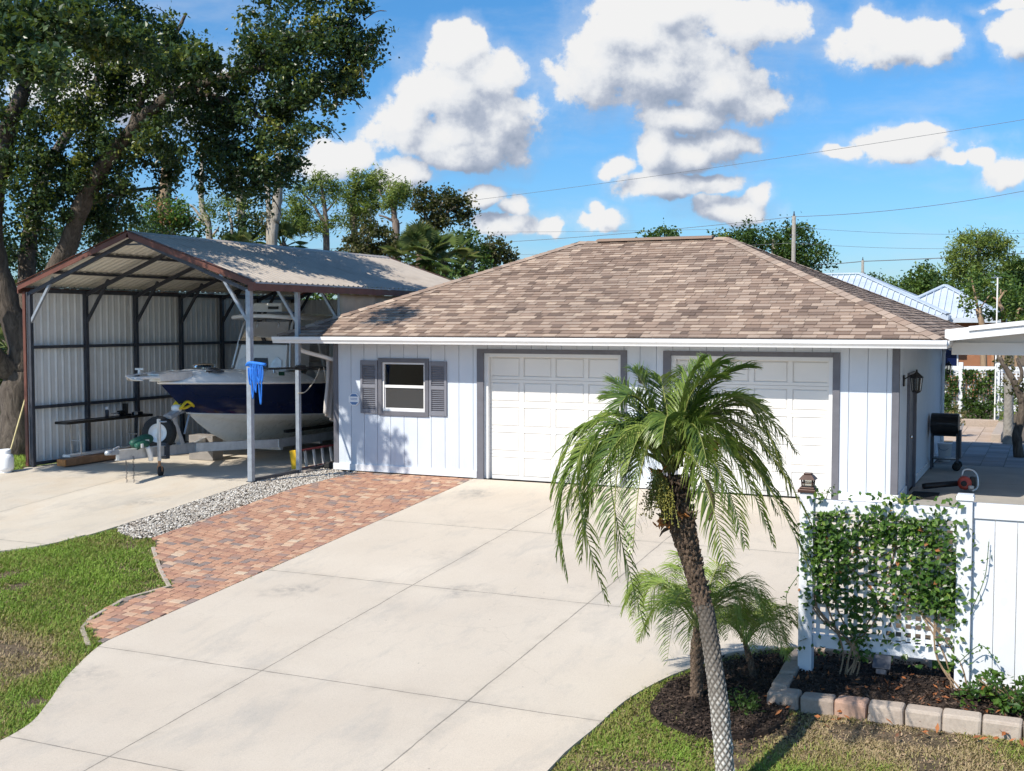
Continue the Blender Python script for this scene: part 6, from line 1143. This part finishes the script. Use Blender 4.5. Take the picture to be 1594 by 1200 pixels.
def lawn(name, x0, x1, y0, y1, n, bare, hr, seed, greenness):  # last argument shifts the blades from dry brown towards green
    x, y = rng.uniform(x0, x1, n), rng.uniform(y0, y1, n); ok = np.ones(n, bool)
    for P in pads: ok &= ~inpoly(P, x, y)
    ok &= ~((x > 10.97) & (y > -1.3)) & ~((x > 0) & (x < 10.97) & (y > -.1)) & ~((x > 10.78) & (x < 13.7) & (y > -8.98) & (y < -7.45))
    ib = inpoly(palmbed_poly, x, y); ok &= ~ib | (rng.random(n) < .09)
    d = .6*vnoise(x, y, 1.3, seed)+.4*vnoise(x, y, 3.7, seed+1); dn = .55*vnoise(x, y, .8, seed+2)+.45*vnoise(x, y, 2.9, seed+3)
    extra = np.zeros(n)
    for cx, cy, rr, k in bare: extra += k*np.exp(-(((x-cx)**2+(y-cy)**2)/rr**2))
    ok &= rng.random(n) < np.clip((d-.10-extra*.38)*4.2, .08, 1); x, y, d, dn, extra = x[ok], y[ok], d[ok], dn[ok], extra[ok]
    t = .10+.95*dn-.85*extra+rng.normal(0, .17, len(x))+greenness; t = np.where(rng.random(len(x)) < .10, rng.uniform(0, .25, len(x)), t)
    hg = rng.uniform(*hr, len(x))*(.55+.7*d)*np.where(t < .25, .7, 1); m = MB(); blades(m, x, y, hg, rng.uniform(.0032, .0072, len(x)), t, h(x, y)-.045); o = m.build(name, M['grass']); o['kind'] = 'stuff'
lawn('lawn_grass', -4, 4.3, -12.9, -5.6, 260000, [(1.7, -10.5, .85, 1.25), (1.0, -11.2, .7, .9), (-.9, -8.1, .5, .4), (2.6, -10.6, .6, .4), (3.2, -11.6, .8, .35), (.6, -11.5, 1.0, .35)], (.035, .09), 11, .09)
lawn('front_grass', 9.3, 13.6, -12.4, -7.1, 190000, [(11.3, -9.5, .7, .36), (12.2, -9.35, .6, .34), (12.9, -10.0, .6, .26), (10.6, -9.6, .6, .25)], (.03, .075), 23, -.20)
lawn('side_grass', -9, -5.9, -4, 1.5, 20000, [], (.04, .10), 31, .1)
chips('dry_thatch', np.array([(9.4, -12.4), (13.6, -12.4), (13.6, -8.97), (9.4, -8.97)]), 9000, -.03, .035, lambda x, y: h(x, y), attr_mat('dry_thatch', [(0, (.13, .09, .06)), (.6, (.30, .21, .13)), (1, (.40, .29, .19))]), (0, 1))
chips('lawn_thatch', np.array([(-2.5, -13.2), (4.2, -13.2), (4.2, -6.2), (-2.5, -6.2)]), 9000, -.03, .045, lambda x, y: h(x, y)-np.where(inpoly(drive_poly, x, y) | inpoly(paver_poly, x, y) | inpoly(pad_poly, x, y), .12, 0), bpy.data.materials['dry_thatch'], (0, 1))
# ---------------------------------------------------------------- light and sky
SD = np.array((-.42, -1., 1.08)); SD /= np.linalg.norm(SD); EL = math.asin(SD[2]); AZ = math.atan2(SD[0], SD[1])
sun = bpy.data.lights.new('sun', 'SUN'); sun.energy = 5.0; sun.angle = math.radians(.53); sun.color = (1, .935, .83); so = bpy.data.objects.new('sun', sun); COL.objects.link(so); so.rotation_euler = Vector(SD).to_track_quat('Z', 'Y').to_euler()
W = bpy.data.worlds.new('World'); SC.world = W; W.use_nodes = True; W.cycles.sampling_method = 'MANUAL'; W.cycles.sample_map_resolution = 256; t = W.node_tree; t.nodes.clear()
def wn(tr_, ty, **k):
    x = tr_.nodes.new('ShaderNode'+ty)
    for a, v in k.items(): setattr(x, a, v)
    return x
def wm(tr_, op, a, b=None, c=None, clamp=False):
    x = wn(tr_, 'Math', operation=op, use_clamp=clamp)
    for i, v in enumerate((a, b, c)):
        if v is None: continue
        if isinstance(v, (int, float)): x.inputs[i].default_value = v
        else: tr_.links.new(v, x.inputs[i])
    return x.outputs[0]
CL = [(715, 165, 95, 85), (716, 82, 48, 46), (690, 215, 112, 44), (790, 195, 66, 60), (640, 190, 60, 40), (760, 130, 60, 50), (715, 240, 80, 26),
      (1035, 120, 150, 70), (930, 120, 70, 60), (980, 55, 75, 45), (1120, 150, 105, 48), (1150, 40, 120, 42), (1040, 15, 130, 40), (1180, 165, 55, 30), (1060, 185, 90, 24),
      (1020, 235, 34, 42), (1075, 240, 85, 34), (1120, 225, 60, 28), (955, 262, 24, 22), (1020, 290, 70, 22), (1100, 290, 60, 18),
      (1130, 326, 68, 22), (1175, 308, 30, 20), (1385, 70, 92, 44), (1345, 45, 38, 38), (1445, 60, 48, 26), (1582, 60, 46, 52),
      (1400, 230, 105, 24), (1430, 215, 50, 22), (1310, 240, 40, 14), (1555, 272, 46, 30), (1530, 250, 26, 18), (1480, 245, 40, 14), (530, 250, 50, 32), (500, 262, 40, 26), (640, 268, 46, 26), (620, 285, 40, 22),
      (795, 350, 60, 20), (800, 325, 24, 18), (850, 350, 24, 14), (925, 345, 42, 20), (922, 325, 18, 16), (865, 358, 12, 14), (745, 305, 36, 16), (1590, 15, 80, 14), (200, 150, 180, 60), (-300, 200, 200, 80), (-700, 300, 200, 60), (2000, 150, 220, 90), (2500, 250, 260, 80)]
g = bpy.data.node_groups.new('cloud_density', 'ShaderNodeTree'); g.interface.new_socket('P', in_out='INPUT', socket_type='NodeSocketVector'); g.interface.new_socket('D', in_out='OUTPUT', socket_type='NodeSocketFloat')
gi, go = g.nodes.new('NodeGroupInput'), g.nodes.new('NodeGroupOutput')
def vm(tr_, op, a, b): 
    x = wn(tr_, 'VectorMath', operation=op)
    for i, v in enumerate((a, b)):
        if v is None: continue
        if isinstance(v, (tuple, list)): x.inputs[i].default_value = v
        else: tr_.links.new(v, x.inputs[i])
    return x
def fbm(tr_, p, sc, det, ro, off=0., dist=0.):
    x = wn(tr_, 'TexNoise', noise_dimensions='3D'); tr_.links.new(vm(tr_, 'ADD', p, (off, off*.7, off*1.3)).outputs[0], x.inputs['Vector']); x.inputs['Scale'].default_value = sc; x.inputs['Detail'].default_value = det; x.inputs['Roughness'].default_value = ro; x.inputs['Distortion'].default_value = dist; return x
warp = vm(g, 'MULTIPLY', vm(g, 'SUBTRACT', fbm(g, gi.outputs[0], 26, 3, .6, 3).outputs['Color'], (.5, .5, .5)).outputs[0], (.028, .022, 0)).outputs[0]
pw = vm(g, 'ADD', gi.outputs[0], warp).outputs[0]; acc = None
for u, v, ru, rv in CL:
    d = vm(g, 'MULTIPLY', vm(g, 'SUBTRACT', pw, ((u-797)/CF, (502-v)/CF, 0)).outputs[0], (CF/(ru*1.3), CF/(rv*1.3), 0)); ln = vm(g, 'LENGTH', d.outputs[0], None).outputs['Value']; w_ = wm(g, 'SUBTRACT', 1., ln)
    acc = w_ if acc is None else wm(g, 'SMOOTH_MAX', acc, w_, .12)
n1 = fbm(g, gi.outputs[0], 20, 12, .63, 1).outputs['Fac']; vo = wn(g, 'TexVoronoi', feature='SMOOTH_F1'); g.links.new(pw, vo.inputs['Vector']); vo.inputs['Scale'].default_value = 34; vo.inputs['Smoothness'].default_value = .6
dd = wm(g, 'ADD', acc, wm(g, 'MULTIPLY', wm(g, 'SUBTRACT', n1, .5), 1.6)); dd = wm(g, 'ADD', dd, wm(g, 'MULTIPLY', wm(g, 'SUBTRACT', .36, vo.outputs['Distance']), .30))
g.links.new(dd, go.inputs[0])
tc = wn(t, 'TexCoord'); Fh = (-math.sin(CY), math.cos(CY), 0); dv = lambda ax_: vm(t, 'DOT_PRODUCT', tc.outputs['Generated'], ax_).outputs['Value']
den = wm(t, 'MAXIMUM', wm(t, 'ABSOLUTE', dv(Fh)), .08); ca = wm(t, 'DIVIDE', dv(tuple(CR)), den); cb_ = wm(t, 'DIVIDE', dv((0, 0, 1)), den); cx = wn(t, 'CombineXYZ'); t.links.new(ca, cx.inputs[0]); t.links.new(cb_, cx.inputs[1])
def density(off):
    x = wn(t, 'Group'); x.node_tree = g; t.links.new(vm(t, 'ADD', cx.outputs[0], off).outputs[0], x.inputs[0]); return x.outputs[0]
d0, d1, d2 = density((0, 0, 0)), density((-.008, .016, 0)), density((-.014, .05, 0))
sm_ = lambda v, a, b: (lambda x: (t.links.new(v, x.inputs[0]), setattr(x, 'interpolation_type', 'SMOOTHSTEP'), [setattr(x.inputs[i+1], 'default_value', q) for i, q in enumerate((a, b, 0., 1.))], x.outputs[0])[-1])(wn(t, 'MapRange'))
cov = wm(t, 'MULTIPLY', wm(t, 'MAXIMUM', sm_(d0, .10, .36), wm(t, 'MULTIPLY', sm_(d0, -.28, .34), .26)), wm(t, 'ADD', wm(t, 'MULTIPLY', wm(t, 'GREATER_THAN', dv(Fh), 0.), .5), .5))  # unseen clouds behind the camera, added thinner to take blue out of the ambient
lit = wm(t, 'ADD', wm(t, 'MULTIPLY', wm(t, 'SUBTRACT', d0, d1), .72), wm(t, 'MULTIPLY', wm(t, 'SUBTRACT', d0, d2), .42)); lit = wm(t, 'ADD', lit, wm(t, 'MULTIPLY', wm(t, 'SUBTRACT', fbm(t, cx.outputs[0], 9, 5, .55, 21).outputs['Fac'], .5), .5)); lit = wm(t, 'ADD', lit, .47, clamp=True)
rp = wn(t, 'ValToRGB'); e = rp.color_ramp.elements; e[0].position = .0; e[0].color = (.36, .43, .56, 1); e[1].position = 1; e[1].color = (1.0, 1.0, 1.0, 1)
for p_, c_ in ((.3, (.52, .58, .70)), (.52, (.76, .80, .87)), (.72, (.93, .95, .98))): q = rp.color_ramp.elements.new(p_); q.color = (*c_, 1)
t.links.new(lit, rp.inputs[0])
sky = wn(t, 'TexSky', sky_type='NISHITA'); sky.sun_disc = False; sky.sun_elevation = EL; sky.sun_rotation = AZ; sky.altitude = 0; sky.air_density = 1.0; sky.dust_density = .6; sky.ozone_density = 2.2
hs = wn(t, 'HueSaturation'); hs.inputs['Saturation'].default_value = 1.15; hs.inputs['Value'].default_value = 1.8
tn = wn(t, 'Mix', data_type='RGBA', blend_type='MULTIPLY'); tn.inputs[0].default_value = 1; t.links.new(sky.outputs[0], tn.inputs[6]); tr2 = wn(t, 'ValToRGB'); t.links.new(dv((0, 0, 1)), tr2.inputs[0]); e2 = tr2.color_ramp.elements; e2[0].position = 0; e2[0].color = (.54, .74, 1.0, 1); e2[1].position = .35; e2[1].color = (.70, .92, 1.06, 1); t.links.new(tr2.outputs[0], tn.inputs[7]); t.links.new(tn.outputs[2], hs.inputs['Color'])
cir = fbm(t, vm(t, 'MULTIPLY', cx.outputs[0], (1, 3.2, 1)).outputs[0], 5, 7, .62, 7).outputs['Fac']; cm = wm(t, 'MULTIPLY', sm_(cir, .44, .8), .36)
mixc = wn(t, 'Mix', data_type='RGBA'); t.links.new(cm, mixc.inputs[0]); t.links.new(hs.outputs[0], mixc.inputs[6])
cs = wn(t, 'Mix', data_type='RGBA', blend_type='MULTIPLY'); cs.inputs[0].default_value = 1; t.links.new(rp.outputs[0], cs.inputs[6]); CLK = 10.6; cs.inputs[7].default_value = (CLK, CLK, CLK, 1)
mixc.inputs[7].default_value = (CLK*.8, CLK*.86, CLK*.95, 1)
mx = wn(t, 'Mix', data_type='RGBA'); t.links.new(wm(t, 'MULTIPLY', cov, sm_(dv((0, 0, 1)), -.01, .03)), mx.inputs[0]); t.links.new(mixc.outputs[2], mx.inputs[6]); t.links.new(cs.outputs[2], mx.inputs[7])
bg = wn(t, 'Background'); bg.inputs[1].default_value = .07; t.links.new(mx.outputs[2], bg.inputs[0]); wo = wn(t, 'OutputWorld'); t.links.new(bg.outputs[0], wo.inputs[0])
# ---------------------------------------------------------------- camera
cam = bpy.data.cameras.new('camera'); cam.sensor_width = 36; cam.lens = CF/1594*36; cam.clip_end = 6000; co_ = bpy.data.objects.new('camera', cam); COL.objects.link(co_); co_.location = CC; co_.rotation_euler = (math.pi/2-CP, 0, CY); SC.camera = co_
SC.view_settings.view_transform = 'Standard'; SC.view_settings.look = 'None'; SC.view_settings.exposure = .26; SC.view_settings.gamma = 1
SC.cycles.max_bounces = 6; SC.cycles.transparent_max_bounces = 12; SC.cycles.use_denoising = True; SC.cycles.adaptive_threshold = .02
for o in SC.objects:
    if '_o' in o: del o['_o']
